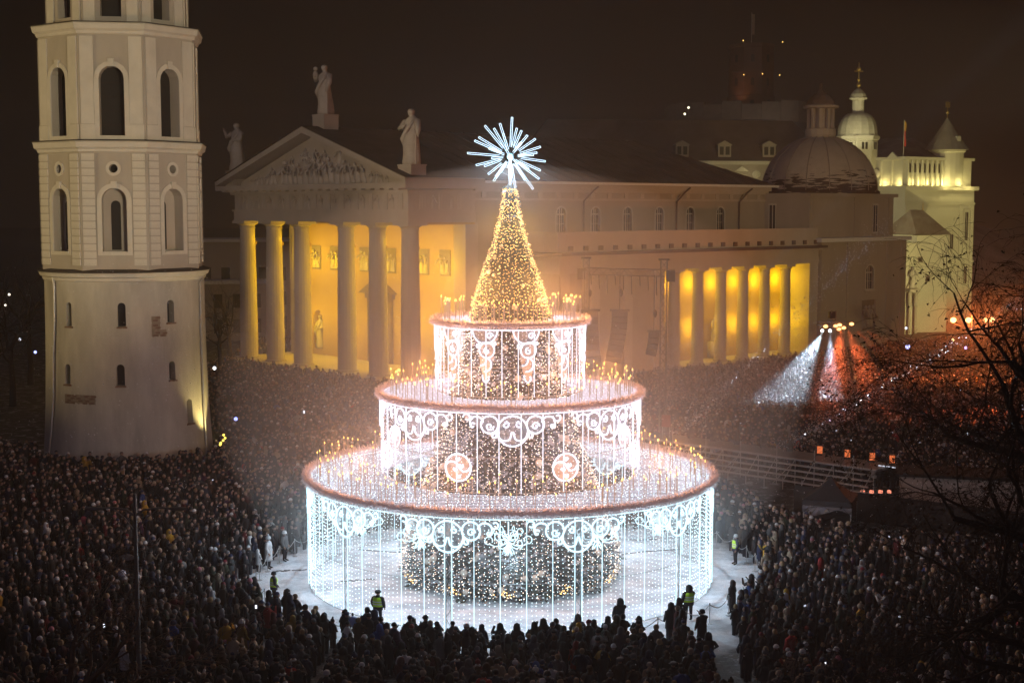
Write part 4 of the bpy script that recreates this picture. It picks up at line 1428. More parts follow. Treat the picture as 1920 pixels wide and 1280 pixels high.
def tier(label, Rc, z0, z1, nbay, tubes, strings, em, emd, tr_=.03, rim=.26, deck_in=0, posts=False, seed=1):
    e_ = empty('light_tier', TREE_C)
    tag(e_, label, 'light tier', 'tiers of the cake of light')
    rg = random.Random(seed)
    # rim frame and garland
    gm = garland_mesh(Rc + .12, rim, 'garland')
    inst('garland', gm, e_, (0, 0, z1))
    n = int(Rc * 12)
    for z in (z0 + .06, z0 + (z1 - z0) * .42, z1 - rim - .04):
        MB().tube([(Rc * math.cos(2 * PI * i / n), Rc * math.sin(2 * PI * i / n), z) for i in range(n)], .022, 5, closed=True).build('frame_ring', M_METAL, e_)
    MB().tube([((Rc + .1) * math.cos(2 * PI * i / n), (Rc + .1) * math.sin(2 * PI * i / n), z1 - rim - .02) for i in range(n)], .035, 5, closed=True).build('rim_light', em, e_)
    tm = MB().tube([(0, 0, z0 + .05), (0, 0, z1 - rim)], tr_, 6).mesh('light_tube', em)
    nt = nbay * tubes
    for i in range(nt):
        a = -PI / 2 + 2 * PI * (i + (.5 if not posts else 0)) / nt + OFFS
        if posts and i % tubes == 0:
            p = MB()
            for q in (-.14, .14):
                p.tube([(q, 0, z0), (q, 0, z1 - .1)], .028, 6)
            for j in range(int((z1 - z0) / .5)):
                s_ = 1 if j % 2 else -1
                p.tube([(-.14 * s_, 0, z0 + .25 + j * .5), (.14 * s_, 0, z0 + .7 + j * .5)], .016, 4)
            po = p.build('truss_post', M_METAL, e_, False, (Rc * math.cos(a), Rc * math.sin(a), 0), a + PI / 2)
            for q in (-.19, .19):
                inst('light_tube', tm, po, (q, -.05, 0))
        else:
            inst('light_tube', tm, e_, (Rc * math.cos(a), Rc * math.sin(a), 0))
    sm_ = []
    for v in range(4):
        m = MB()
        z = z0 + .15 + rg.random() * .2
        while z < z1 - rim:
            m.octa((rg.gauss(0, .018), rg.gauss(0, .018), z), .027)
            z += .17 + rg.random() * .09
        sm_.append(m.mesh('led_string', emd))
    for i in range(nt):
        for j in range(strings):
            a = -PI / 2 + 2 * PI * (i + (.5 if not posts else 0) + (j + 1) / (strings + 1)) / nt + OFFS + rg.gauss(0, .0012)
            inst('led_string', sm_[rg.randrange(4)], e_, (Rc * math.cos(a), Rc * math.sin(a), 0))['kind'] = 'stuff'
    # deck: bearers, frosted boards of netting and rows of lights
    if deck_in is not None:
        Ro, Ri = Rc - .1, deck_in
        zd = z1 - .02
        dk = MB()
        for k in range(24):
            a = 2 * PI * k / 24
            dk.tube([(Ri * math.cos(a), Ri * math.sin(a), zd - .05), (Ro * math.cos(a), Ro * math.sin(a), zd - .05)], .03, 4)
        dk.build('deck_bearers', M_METAL, e_)
        dm_ = MB()
        nd = MB()
        rp_ = MB()
        y = -Ro + .2
        pitch = .36
        while y < Ro - .1:
            xo = math.sqrt(max(0, Ro * Ro - y * y)); xi = math.sqrt(max(0, Ri * Ri - y * y))
            segs = [(-xo, -xi), (xi, xo)] if xi > 0 else [(-xo, xo)]
            for x0, x1 in segs:
                if x1 - x0 < .2: continue
                dm_.box(x0, x1, y - .07, y + .07, zd - .012, zd)
                rp_.tube([(x0, y - .1, zd + .02), (x1, y - .1, zd + .02)], .016, 4)
                x = x0 + .1
                while x < x1 - .05:
                    if rg.random() < .72: nd.octa((x, y + rg.gauss(0, .09), zd + .035), .024)
                    x += .17 + .12 * rg.random()
            y += pitch
        db = dm_.build('deck_strip', M_DECKNET, e_)
        no = nd.build('deck_lights', emd, e_)
        no['kind'] = 'stuff'
        rp_.build('deck_rope_light', E_DECK, e_)['kind'] = 'stuff'
    return e_


CAND = []


def candles(e_, spots, zbase, hmin, hmax, rg):
    for (x, y) in spots:
        h = rg.uniform(hmin, hmax)
        co = inst('candle', CM_STICK, e_, (x, y, zbase), (0, 0, 0), (1, 1, h))
        inst('flame', CM_FLAME, co, (0, 0, 1), (0, 0, 0), (1, 1, 1 / h))


CM_STICK = MB().tube([(0, 0, 0), (0, 0, 1)], .021, 6).mesh('candle', M_CANDLE)
fm_ = MB(); fm_.lathe([(.01, 0), (.028, .03), (.032, .055), (.018, .09), (.006, .13)], 6)
CM_FLAME = fm_.mesh('flame', E_FLAME)


def ring_spots(Ri, Ro, n, rg, dmin=.3, skip_front=0):
    out = []
    tries = 0
    while len(out) < n and tries < 20000:
        tries += 1
        a = rg.random() * 2 * PI
        r = math.sqrt(rg.uniform(Ri * Ri, Ro * Ro))
        p = (r * math.cos(a), r * math.sin(a))
        if all((p[0] - q[0]) ** 2 + (p[1] - q[1]) ** 2 > dmin * dmin for q in out): out.append(p)
    return out


OFFS = R(-16.0 - 32.727 * 0 + 0.5)
t_low = tier('lowest and widest ring of the cake of light standing on the snow', 11.4, 0.02, 6.1, 11, 5, 4, E_COOL, E_COOLDOT, .023, .27, 6.9, True, 1)
OFFS = 0
t_mid = tier('middle ring of the cake of light with roundels below its garland', 7.3, 6.2, 10.7, 8, 5, 3, E_WHITE, E_WHITEDOT, .025, .24, 4.0, False, 2)
OFFS = 0
t_top = tier('smallest topmost ring of the cake of light with hanging scroll cascades', 4.2, 10.8, 14.75, 15, 2, 3, E_WHITE, E_WHITEDOT, .023, .24, 2.3, False, 3)
# ornaments
om, nm = ornament(valance(2.25), 11.4, 5.72, 'scroll_valance', E_COOL, .05)
for k in range(11):
    o = inst('scroll_valance', om, t_low, (0, 0, 0), (0, 0, R(-15.6 + 32.727 * k)))
    inst('net_panel', nm, o)
om, nm = ornament(valance(2.25), 7.3, 10.38, 'scroll_valance', E_WHITE, .045)
for k in range(8):
    o = inst('scroll_valance', om, t_mid, (0, 0, 0), (0, 0, R(1 + 45 * k)))
    inst('net_panel', nm, o)
om, nm = ornament(roundel(.72), 7.3, 7.55, 'roundel', E_WHITE, .045)
for k in range(8):
    o = inst('roundel', om, t_mid, (0, 0, 0), (0, 0, R(23.3 + 45 * k)))
    inst('net_panel', nm, o)
om, nm = ornament(cascade(), 4.2, 14.45, 'scroll_cascade', E_WHITE, .04)
for k in range(12):
    o = inst('scroll_cascade', om, t_top, (0, 0, 0), (0, 0, R(-18.8 + 30.6 * k)) if k < 6 else (0, 0, R(-18.8 + 30.6 * 5 + 29.5 * (k - 5))))
    inst('net_panel', nm, o)
rg = random.Random(12)
candles(t_top, ring_spots(2.7, 4.0, 84, rg, .22), 14.75, .85, 1.3, rg)
candles(t_mid, ring_spots(6.35, 7.05, 85, rg, .26) + ring_spots(4.7, 6.3, 60, rg, .3), 10.7, .75, 1.25, rg)
candles(t_low, ring_spots(10.3, 11.15, 110, rg, .3) + ring_spots(7.9, 10.3, 105, rg, .34), 6.1, .75, 1.35, rg)
# chandeliers hung under the lowest deck
ch = MB()
ch.tube([(0, 0, .95), (0, 0, -.75)], .04, 6)
for k in range(6):
    a = 2 * PI * k / 6 + .1
    def P(r, z): return (r * math.cos(a), r * math.sin(a), z)
    arm = [P(.05, -.1), P(.35, -.28), P(.7, -.3), P(.95, -.18)] + [P(1.0 + .2 * math.cos(t) - .0, .0 + .2 * math.sin(t)) for t in np.linspace(-1.2, 3.6, 12)]
    ch.tube(arm, .03, 5)
    ch.tube([P(.02, .1), P(.3, .3), P(.55, .32)] + [P(.6 + .15 * math.cos(t), .45 + .15 * math.sin(t)) for t in np.linspace(-1.2, 3.6, 10)], .026, 5)
    ch.tube([P(.02, -.2), P(.22, -.5), P(.32, -.72), P(.15, -.62), P(0.02, -.45)], .026, 5)
    ch.tube([P(0, 0), P(.42, .05)], .03, 4)
chm = ch.mesh('chandelier', E_COOL, True)
rod = MB().tube([(0, 0, .9), (0, 0, 1.75)], .02, 5).mesh('hanger', M_METAL)
chl = {0: 'glowing scrolled chandelier hung at the very front of the lowest tier', 1: 'glowing scrolled chandelier hung right of the front one, before the tree edge', 2: 'glowing scrolled chandelier hung at the far right inside the lowest tier',
       11: 'glowing scrolled chandelier hung left of the front one, before the tree edge', 10: 'glowing scrolled chandelier hung at the far left inside the lowest tier'}
for k in range(12):
    if k not in chl: continue
    a = -PI / 2 + R(-.5 + 29 * k if k < 6 else -.5 - 29 * (12 - k))
    e_ = inst('chandelier', chm, None, (TREE_C.x + 9.4 * math.cos(a), TREE_C.y + 9.4 * math.sin(a), 4.3), (0, 0, k * .4))
    inst('hanger', rod, e_)
    tag(e_, chl[k], 'chandelier', 'chandeliers hung inside the lowest tier')
# the light they give: lamps strung with the tubes, under the rims and among the candles
for k in range(11):
    a = -PI / 2 + R(-15.6 + 16.4 + 32.727 * k)
    point('tier_lamp', tuple(TREE_C + Vector((11.0 * math.cos(a), 11.0 * math.sin(a), 3.6))), LOWP, (.56, .82, 1.0), .04)
for k in range(8):
    a = -PI / 2 + R(22 + 45 * k)
    point('tier_lamp', tuple(TREE_C + Vector((6.9 * math.cos(a), 6.9 * math.sin(a), 8.6))), MIDP, (.96, .84, 1.0), .04)
for k in range(6):
    a = -PI / 2 + R(30 + 60 * k)
    point('tier_lamp', tuple(TREE_C + Vector((3.9 * math.cos(a), 3.9 * math.sin(a), 12.6))), TOPP, (1.0, .80, .90), .04)
for (rr_, zc, n_, pw) in ((9.6, 7.55, 10, CANP), (5.9, 12.05, 8, CANP), (3.3, 16.1, 6, CANP * 1.4)):
    for k in range(n_):
        a = -PI / 2 + 2 * PI * (k + .5) / n_
        point('candle_lamp', tuple(TREE_C + Vector((rr_ * math.cos(a), rr_ * math.sin(a), zc))), pw, (1.0, .38, .11), .04)
for k in range(8):
    a = -PI / 2 + 2 * PI * (k + .5) / 4
    z = 17.0 if k < 4 else 20.0
    point('tree_lamp', tuple(TREE_C + Vector(((tr(z) + .7) * math.cos(a), (tr(z) + .7) * math.sin(a), z))), CANP * .45, (1.0, .58, .18), .04)

# ------------------------------------------------------------------ stage walkway on the right
SA, SB = Vector((9.0, 117.6, 0)), Vector((26.3, 101.6, 0))
sd_ = (SB - SA).normalized()
sn_ = Vector((-sd_.y, sd_.x, 0)) * -1
if sn_.y > 0: sn_ = -sn_                              # towards the camera
SL = (SB - SA).length
stg = empty('stage_walkway', SA, math.atan2(sd_.y, sd_.x))
tag(stg, 'long raised steel stage walkway with railed steps behind the cake of light', 'stage')
M_DECK = mat('stage_deck', (.22, .22, .23), .5, .3, 2, .1)
MB().box(0, SL, .3, 3.4, 1.95, 2.1).build('deck', M_DECK, stg)
for i, (z, y) in enumerate([(2.1, .25), (1.72, -.1), (1.36, -.45), (1.0, -.8), (.64, -1.15)]):
    b = MB().box(0, SL, y - .16, y + .16, z - .03, z + .03)
    b.tube([(0, y - .2, z), (SL, y - .2, z)], .05, 6)
    b.build('step_rail', M_METAL, stg)
for i in range(15):
    x = .3 + i * (SL - .6) / 14
    b = MB().tube([(x, -1.4, 0), (x, -1.4, .9)], .035, 5)
    b.tube([(x, .3, 0), (x, .3, 2.9 if i % 2 else 2.0)], .035, 5)
    b.tube([(x, -1.4, .6), (x, .3, 2.05)], .035, 5)
    if i < 14 and i % 3 == 0: b.tube([(x, -.2, .1), (x + 1.6, -.2, 1.7)], .03, 5)
    b.build('scaffold_frame', M_METAL, stg)
bar = MB().box(SL - .6, SL + 2.2, 1.5, 1.6, 2.16, 2.22); bar.build('deck_edge_light', emis('deck_edge_glow', (.8, .85, 1), .9), stg)
for k in range(4):
    MB().box(SL - .5 + k * .7, SL - .25 + k * .7, -1.2, -1.0, .55 + .1 * k, .75 + .1 * k).build('red_stage_light', emis('red_stage_glow', (1, .30, .18), 1.3), stg)
# moving head lights on the deck
mh = MB()
mh_base = MB().box(-.22, .22, -.2, .2, 0, .18).mesh('lamp_base', M_BLACK)
y_ = MB(); y_.box(-.27, -.2, -.08, .08, .18, .62); y_.box(.2, .27, -.08, .08, .18, .62); y_.box(-.27, .27, -.08, .08, .18, .24)
mh_yoke = y_.mesh('lamp_yoke', M_BLACK)
h_ = MB(); h_.lathe([(.1, -.3), (.19, -.22), (.2, .2), (.17, .26)], 12); mh_head = h_.mesh('lamp_head', M_BLACK)
side = MB().box(-.2, .2, -.02, .02, -.28, .28).mesh('lit_side', emis('orange_fixture_glow', (1, .22, .07), .8))
mhx = [(1.0, 0), (2.9, 0), (5.2, 0), (7.4, 0), (9.7, 0), (12.2, 0), (14.6, 0), (17.2, 1), (19.6, 1), (21.6, 1), (23.2, 1)]
for i, (x, lit) in enumerate(mhx):
    p = SA + sd_ * x - sn_ * 2.9
    e_ = empty('stage_light', (p.x, p.y, 2.1), random.Random(i).uniform(-.5, .5))
    inst('base', mh_base, e_); inst('yoke', mh_yoke, e_)
    hd_ = inst('head', mh_head, e_, (0, 0, .55), (random.Random(i + 9).uniform(-.6, .6), .3, 0))
    if lit: inst('lit_side', side, e_, (.05, -.26, .45))
    tag(e_, ['black moving head stage light at the far end of the walkway by the cake rim', 'second black stage light from the far end of the walkway', 'third black stage light from the far end of the walkway',
             'fourth black stage light from the far end of the walkway', 'fifth black stage light from the far end of the walkway', 'sixth black stage light from the far end of the walkway',
             'seventh black stage light from the far end, last one unlit', 'first stage light with an orange lit side along the walkway', 'second stage light with an orange lit side along the walkway',
             'third stage light with an orange lit side along the walkway', 'last stage light with an orange lit side at the near end of the walkway'][i], 'stage light', 'stage lights along the walkway')
# sign board on a stand on the deck
p = SA + sd_ * 3.6 - sn_ * 1.6
e_ = empty('music_stand', (p.x, p.y, 2.1), -.4)
b = MB().tube([(-.3, 0, 0), (-.3, 0, 1.0)], .02, 5); b.tube([(.3, 0, 0), (.3, 0, 1.0)], .02, 5); b.build('legs', M_METAL, e_)
MB().box(-.38, .38, -.03, .03, .9, 1.9).build('board', mat('red_board', (.30, .08, .05), .7, .3, 3), e_)
tag(e_, 'small reddish board on thin legs standing on the stage walkway', 'board')

# black masking cloth and canopy tent in front of the walkway
fx = MB()
F0, F1 = Vector((19.5, 97.0)), Vector((33.0, 87.5))
nseg = 60
vs = []
for i in range(nseg + 1):
    q = F0 + (F1 - F0) * i / nseg
    w = .07 * math.sin(i * 1.9) + .05 * math.sin(i * .7)
    nrm = Vector((-(F1 - F0).y, (F1 - F0).x)).normalized()
    for z in (0, .9, 1.95): vs.append((q.x + nrm.x * w * (1.3 - z * .5), q.y + nrm.y * w * (1.3 - z * .5), z))
fx.add(vs, [(i * 3 + j, i * 3 + 3 + j, i * 3 + 4 + j, i * 3 + 1 + j) for i in range(nseg) for j in range(2)])
o = fx.build('masking_cloth', M_BLACKC, None, True)
sol = o.modifiers.new('t', 'SOLIDIFY'); sol.thickness = .03
tag(o, 'long black masking cloth hung along the foot of the stage scaffold', 'cloth')
TP = at(1556, 985, 91)
tent = empty('canopy_tent', (TP.x, TP.y, 0), -.35)
tag(tent, 'dark pyramid canopy tent with pale plastic sheet on its front edge beside the crowd', 'tent')
M_TENT = mat('tent_fabric', (.022, .022, .028), .7, .25, 1.2, .2, fine=3)
t = MB()
hw = 1.55
N_ = 6
for (ax_, ay_) in ((1, 0), (0, 1), (-1, 0), (0, -1)):
    for i in range(N_):
        pass
top = (0, 0, 3.75)
ring = []
for i in range(24):
    u = i / 6
    k, f = int(u), u - int(u)
    cs = [(-hw, -hw), (hw, -hw), (hw, hw), (-hw, hw)]
    a_, b_ = cs[k], cs[(k + 1) % 4]
    ring.append((a_[0] + (b_[0] - a_[0]) * f, a_[1] + (b_[1] - a_[1]) * f))
rings = []
for f, z in ((1.02, 2.0), (1.0, 2.35), (.7, 2.62), (.4, 3.0), (.15, 3.4), (.02, 3.7)):
    rings.append([(x * f, y * f, z) for x, y in ring])
t.loft(rings, 0, False)
t.build('roof', M_TENT, tent)
lg_m = MB().box(-.04, .04, -.04, .04, 0, 2.3).mesh('leg', M_METAL)
for (x, y) in ((-hw, -hw), (hw, -hw), (hw, hw), (-hw, hw)): inst('leg', lg_m, tent, (x * .96, y * .96, 0))
w = MB()
w.add([(hw * .98, -hw, 0), (hw * .98, hw, 0), (hw * .98, hw, 2.05), (hw * .98, -hw, 2.05), (-hw, hw * .98, 0), (hw, hw * .98, 0), (hw, hw * .98, 2.05), (-hw, hw * .98, 2.05)], [(0, 1, 2, 3), (4, 5, 6, 7)])
w.build('side_wall', M_TENT, tent)
ps = MB(); rg = random.Random(2)
pv = []
for i in range(15):
    for j in range(5):
        x = -hw + 2 * hw * i / 14
        pv.append((x, -hw - .08 - .1 * math.sin(i * 1.3 + j) * (j / 4) - .05 * j, 2.0 - (.09 + .05 * math.sin(i * .45)) * j))
ps.add(pv, [(i * 5 + j, (i + 1) * 5 + j, (i + 1) * 5 + j + 1, i * 5 + j + 1) for i in range(14) for j in range(4)])
ps.build('plastic_sheet', mat('clear_plastic', (.13, .135, .155), .15, .3, 5, .5, fine=6, spec=.8), tent, True)
# low hut far right behind the branches
HP = at(1800, 965, 96)
hut = empty('service_hut', (HP.x, HP.y, 0), -.25)
tag(hut, 'low grey service hut half hidden behind the bare branches', 'hut')
MB().box(-4.0, 4.5, 0, 3, 0, 2.6).build('wall', mat('hut_panel', (.33, .29, .27), .8, .3, .7, .2), hut)
MB().box(-4.3, 4.8, -.4, 3.3, 2.6, 2.8).build('roof', M_BLACKC, hut)

# ------------------------------------------------------------------ truss gate with hung loudspeakers
def truss(mb, p0, p1, w=.55, r=.045, step=.7):
    p0, p1 = Vector(p0), Vector(p1)
    d_ = (p1 - p0).normalized()
    a = d_.cross(Vector((0, 1, 0)) if abs(d_.y) < .7 else Vector((1, 0, 0))).normalized() * w / 2
    b = d_.cross(a).normalized() * w / 2
    cs = [a + b, a - b, -a - b, -a + b]
    for c_ in cs: mb.tube([p0 + c_, p1 + c_], r, 5)
    L_ = (p1 - p0).length
    n = max(1, int(L_ / step))
    for i in range(n):
        q0, q1 = p0 + d_ * L_ * i / n, p0 + d_ * L_ * (i + 1) / n
        for k in range(4):
            c0, c1 = cs[k], cs[(k + 1) % 4]
            mb.tube([q0 + (c0 if i % 2 else c1), q1 + (c1 if i % 2 else c0)], r * .55, 4, caps=False)
    return mb


M_TRUSS = mat('grey_truss', (.20, .19, .19), .5, .2, 3, .05, metal=.4)
GB = 126.0
g0, g1 = at(1098, 700, GB + 4), at(1243, 700, GB)
gate = empty('truss_gate', (0, 0, 0))
tag(gate, 'tall grey truss gate with a lattice top beam standing between tree and colonnade', 'truss gate')
ztp, zbm = at(1243, 488, GB).z, at(1243, 512, GB).z
truss(MB(), (g0.x, GB + 4, 0), (g0.x, GB + 4, ztp)).build('tower_leg', M_TRUSS, gate)
truss(MB(), (g1.x, GB, 0), (g1.x, GB, ztp)).build('tower_leg', M_TRUSS, gate)
truss(MB(), (g0.x, GB + 4, zbm), (g1.x, GB, zbm), .6).build('top_beam', M_TRUSS, gate)
for x, y, s_ in ((g0.x, GB + 4, -1), (g1.x, GB, 1)):
    MB().box(x - .45, x + .45, y - .45, y + .45, ztp, ztp + .15).build('head_block', M_BLACK, gate)
    MB().box(x + s_ * .5 - .3, x + s_ * .5 + .45, y - .4, y + .1, zbm - .75, zbm + .25).build('motor', M_BLACK, gate)
for i in range(9):
    f = (i + .6) / 9.5
    x, y = g0.x + (g1.x - g0.x) * f, GB + 4 - 4 * f
    MB().tube([(x, y, zbm - .3), (x + .05, y, zbm - 1.2 - .4 * (i % 3))], .05, 5).build('hanging_clamp', M_BLACK, gate)
for fx_ in (.02, .06, .1): MB().tube([(g0.x + fx_ * 6 - .4, GB + 3.6, 0), (g0.x + fx_ * 6 - .4, GB + 3.6, zbm)], .03, 4).build('guy_cable', M_METAL, gate)


def line_array(px_top, py_top, px_bot, py_bot, w, n, label, Y):
    p0, p1 = at(px_top, py_top, Y), at(px_bot, py_bot, Y)
    e_ = empty('line_array', p0)
    tag(e_, label, 'loudspeaker', 'loudspeakers hung from the truss gate')
    MB().box(-w * .62, w * .62, -.3, .3, 0, .14).build('bumper_frame', M_BLACK, e_)
    MB().tube([(0, 0, .1), (0, 0, zbm - p0.z)], .03, 5).build('chain', M_BLACK, e_)
    MB().ball((.1, 0, 1.6), (.16, .16, .35), 8, 5).build('chain_hoist', M_BLACK, e_)
    H = p0.z - p1.z
    bx = MB(); 
    h = H / n
    bx.prism([(-w / 2, -h * .47), (w / 2, -h * .47), (w / 2, h * .47), (-w / 2, h * .47)], -.32, .3)
    bm_2 = bx.mesh('cabinet', M_BLACK)
    for i in range(n):
        f = (i + .5) / n
        inst('cabinet', bm_2, e_, ((p1.x - p0.x) * f * f * 1.0 + 0, -.35 * f * f, -H * f), (.35 * f, (p0.x - p1.x) / H * f * 1.6, 0))


line_array(1162, 583, 1148, 676, 1.35, 9, 'long curved loudspeaker array hung from the middle of the truss gate', 124)
line_array(1104, 583, 1112, 690, 1.6, 9, 'broad curved loudspeaker array hung nearest the cake', 127)
line_array(1226, 622, 1219, 664, .9, 4, 'short tilted loudspeaker hung beside the right truss leg', 124)

# ------------------------------------------------------------------ light rig with white beams over the far crowd
RG = at(1565, 606, 148)
rig = empty('light_rig', (RG.x, RG.y, 0))
tag(rig, 'light rig on a thin mast with orange lamps and two white beams over the crowd', 'light rig')
truss(MB(), (0, .4, 0), (0, .4, RG.z + 1.3), .4, .03).build('mast', M_TRUSS, rig)
truss(MB(), (-1.9, 0, RG.z), (1.8, 0, RG.z), .35, .035, .4).build('cross_bar', M_TRUSS, rig)
MB().box(-.5, .1, .1, .7, RG.z + .5, RG.z + 1.2).build('control_box', M_BLACK, rig)
for x, z in ((-1.0, -.3), (.05, -.25), (.45, -.15), (.9, -.45), (.4, -.6), (1.7, -.05)):
    MB().ball((x, -.3, RG.z + z), (.24, .2, .16), 8, 6).build('orange_lamp', emis('orange_lamp_glow', (1, .40, .13), 5), rig)
for x in (-1.35, -.55):
    MB().ball((x, -.35, RG.z - .75), .16, 8, 6).build('white_lamp', emis('white_lamp_glow', (.8, .92, 1), 9), rig)
spot('beam_lamp', (RG.x - 1.35, RG.y - .55, RG.z - .95), at(1445, 790, 142), BEAMP, (.66, .84, 1.0), 36, .75, .04)
spot('beam_lamp', (RG.x - .55, RG.y - .55, RG.z - .95), at(1556, 790, 144), BEAMP * .8, (.66, .84, 1.0), 28, .75, .04)
for dx in (0, 1.6, 3.4, 5.4):
    spot('orange_beam', (RG.x + .5 + dx * .4, RG.y - .8, RG.z - .5), at(1560 + dx * 60, 762, 134), 110000, (1.0, .15, .04), 20, .9, .15)
# narrow beams thrown up from the walkway lights
for (p0, p1, Y0, Y1) in (((1282, 806), (1640, 440), 117.5, 104), ((1465, 842), (1925, 560), 111, 100), ((1630, 320), (1900, 60), 120, 112)):
    a_, b_ = at(*p0, Y0), at(*p1, Y1)
    spot('upward_beam', a_ if a_.z < 20 else tuple(a_ - (b_ - a_) * 1.6), b_, 600000, (.62, .72, 1.0), 2.6, .4, .03)
# square lamps (multi globe) on the right
for (px, py, Y, lab) in ((1822, 600, 158, 'tall square lamp with a cluster of glowing orange globes behind the bare tree'),):
    P_ = at(px, py, Y)
    e_ = empty('street_lamp', (P_.x, P_.y, 0))
    tag(e_, lab, 'street lamp')
    MB().tube([(0, 0, 0), (0, 0, 1.0), (0, 0, P_.z + .8)], [.16, .1, .07], 8).build('pole', M_BLACK, e_)
    for k, dx in enumerate((-2.05, -.35, 1.5, 2.2)):
        MB().tube([(0, 0, P_.z - .6), (dx * .6, 0, P_.z - .75), (dx, 0, P_.z - .25)], .04, 5).build('arm', M_BLACK, e_)
        MB().ball((dx, 0, P_.z), (.34, .34, .3) if k != 2 else (.26, .26, .24), 10, 7).build('globe', emis('orange_globe', (1, .42, .14), 6), e_)
        point('globe_lamp', (P_.x + dx, P_.y - .6, P_.z), 3000, (1.0, .20, .04), .1)
for k, (px, py, Y, c_) in enumerate([(1699, 615, 190, (.7, .8, 1)), (1702, 650, 175, (.5, .5, 1)), (1811, 652, 150, (.6, .4, 1)), (1787, 637, 170, (1, .7, .3)), (1918, 608, 200, (1, .95, .8)), (1918, 698, 120, (.8, .8, 1)), (17, 552, 190, (1, .9, .7)), (10, 572, 190, (1, .9, .7)), (37, 636, 170, (.8, .8, .9)), (66, 660, 150, (.35, .4, 1)), (442, 785, 118, (.3, .35, 1)), (402, 690, 130, (.95, .95, 1))]):
    p = at(px, py, Y)
    o = MB().ball(p, .16 if k not in (1,) else .3, 6, 5).build('light_point', emis('far_glow_%s' % 'abcdefghijkl'[k], c_, 3))
    tag(o, ['bluish light point by the chapel corner, higher one', 'bluish light point by the chapel corner, lower one', 'violet light point below the orange globes', 'small amber light below the left orange globe', 'white light point at the right picture edge above the branches',
            'white light point at the right picture edge over the far crowd', 'white light point at the upper left edge of the dark park', 'second light point just under the upper one in the dark park', 'lone dim light point in the dark park', 'blue glowing balloon light left of the bell tower',
            'blue glowing balloon light beside the foot of the bell tower', 'white light point between bell tower and cathedral columns'][k], 'light')

# floodlight fixtures at the bell tower foot
fda = tower_dir(378, 4)
e_ = ground_flood((BT.x + 7.9 * math.cos(fda), BT.y + 7.9 * math.sin(fda), 1.2), (BT.x + 6.3 * math.cos(fda), BT.y + 6.3 * math.sin(fda), 13), 2400, (1.0, .78, .28), 75, 'yellow floodlight at the right foot of the bell tower')
MB().box(-.06, .06, -.06, .06, -1.2, 0).build('post', M_BLACK, e_)
m = MB()
for i, (dx, dz) in enumerate(((0, .4), (.12, .15), (-.05, -.05), (-.25, -.25), (-.3, -.4))): m.ball((dx + .7, -.4, dz + .9), .1, 6, 5)
o = m.build('lit_fitting', emis('yellow_fitting_glow', (1, .72, .1), 3), e_)
# unseen flood masts added to light the bell tower and the cathedral
for k, (x, y, z, pw, c_, lab) in enumerate([(18, 28, 24, TOWP, (1.0, .85, .55), 'added unseen floodlight mast facing the front of the bell tower'), (-95, 78, 22, TOWP * .55, (1.0, .72, .30), 'added unseen floodlight mast facing the side of the bell tower'),
                                           (-62, 92, 25, FACP, (1.0, .76, .48), 'added unseen floodlight mast facing the cathedral front'), (82, 112, 25, FACP * 1.45, (1.0, .68, .27), 'added unseen floodlight mast facing the long side of the cathedral')]):
    e_ = empty('added_flood_mast', (x, y, 0)); tag(e_, lab, 'floodlight mast')
    MB().tube([(0, 0, 0), (0, 0, z - .3)], [.2, .1], 8).build('pole', M_BLACK, e_)
    MB().box(-.5, .5, -.3, .3, z - .3, z - .1).build('housing', M_BLACK, e_)
    spot('added_mast_lamp', (x, y, z + .2), [(BT.x, BT.y, 27), (BT.x, BT.y, 27), (-20, 178, 24), (30, 200, 22)][k], pw, c_, [22, 40, 30, 58][k], .6, .5)

# ------------------------------------------------------------------ stanchions and chains round the clear snow circle
def ring_pt(a, r): return Vector((TREE_C.x + r * math.cos(a), TREE_C.y + r * math.sin(a), 0))


def ring_r(a): return 13.9 + .5 * math.sin(2 * a + .6) + .75 * max(0, -math.sin(a)) ** 2


s1 = MB().lathe([(.16, 0), (.16, .03), (.02, .05), (.02, 1.0), (.04, 1.02), (.03, 1.08)], 8).mesh('stanchion', M_METAL)
NST = 46
zcount = {}
ORD = 'first second third fourth fifth sixth seventh eighth ninth tenth eleventh twelfth thirteenth fourteenth fifteenth'.split()
for k in range(NST):
    a = -PI / 2 + 2 * PI * k / NST
    if math.sin(a) > .55: continue
    p = ring_pt(a, ring_r(a))
    o = inst('stanchion', s1, None, p)
    q = ring_pt(a + 2 * PI / NST, ring_r(a + 2 * PI / NST))
    zone = 'among the front spectators' if math.sin(a) < -.75 else ('left of the light curtain' if p.x < 0 else 'right of the light curtain') if math.sin(a) < .2 else ('on the bell tower side of the cake' if p.x < 0 else 'on the stage side of the cake')
    nth = ORD[zcount.get(zone, 0)]; zcount[zone] = zcount.get(zone, 0) + 1
    tag(o, 'steel stanchion post %s, %s one going anticlockwise' % (zone, nth), 'stanchion', 'stanchions %s' % zone)
    c_ = MB().tube([p + (q - p) * f + Vector((0, 0, 1.0 - .35 * math.sin(PI * f))) for f in np.linspace(0.01, .99, 9)], .022, 5)
    co = c_.build('barrier_chain', M_METAL)
    tag(co, 'barrier chain from the %s stanchion %s' % (nth, zone), 'chain', 'barrier chains %s' % zone)

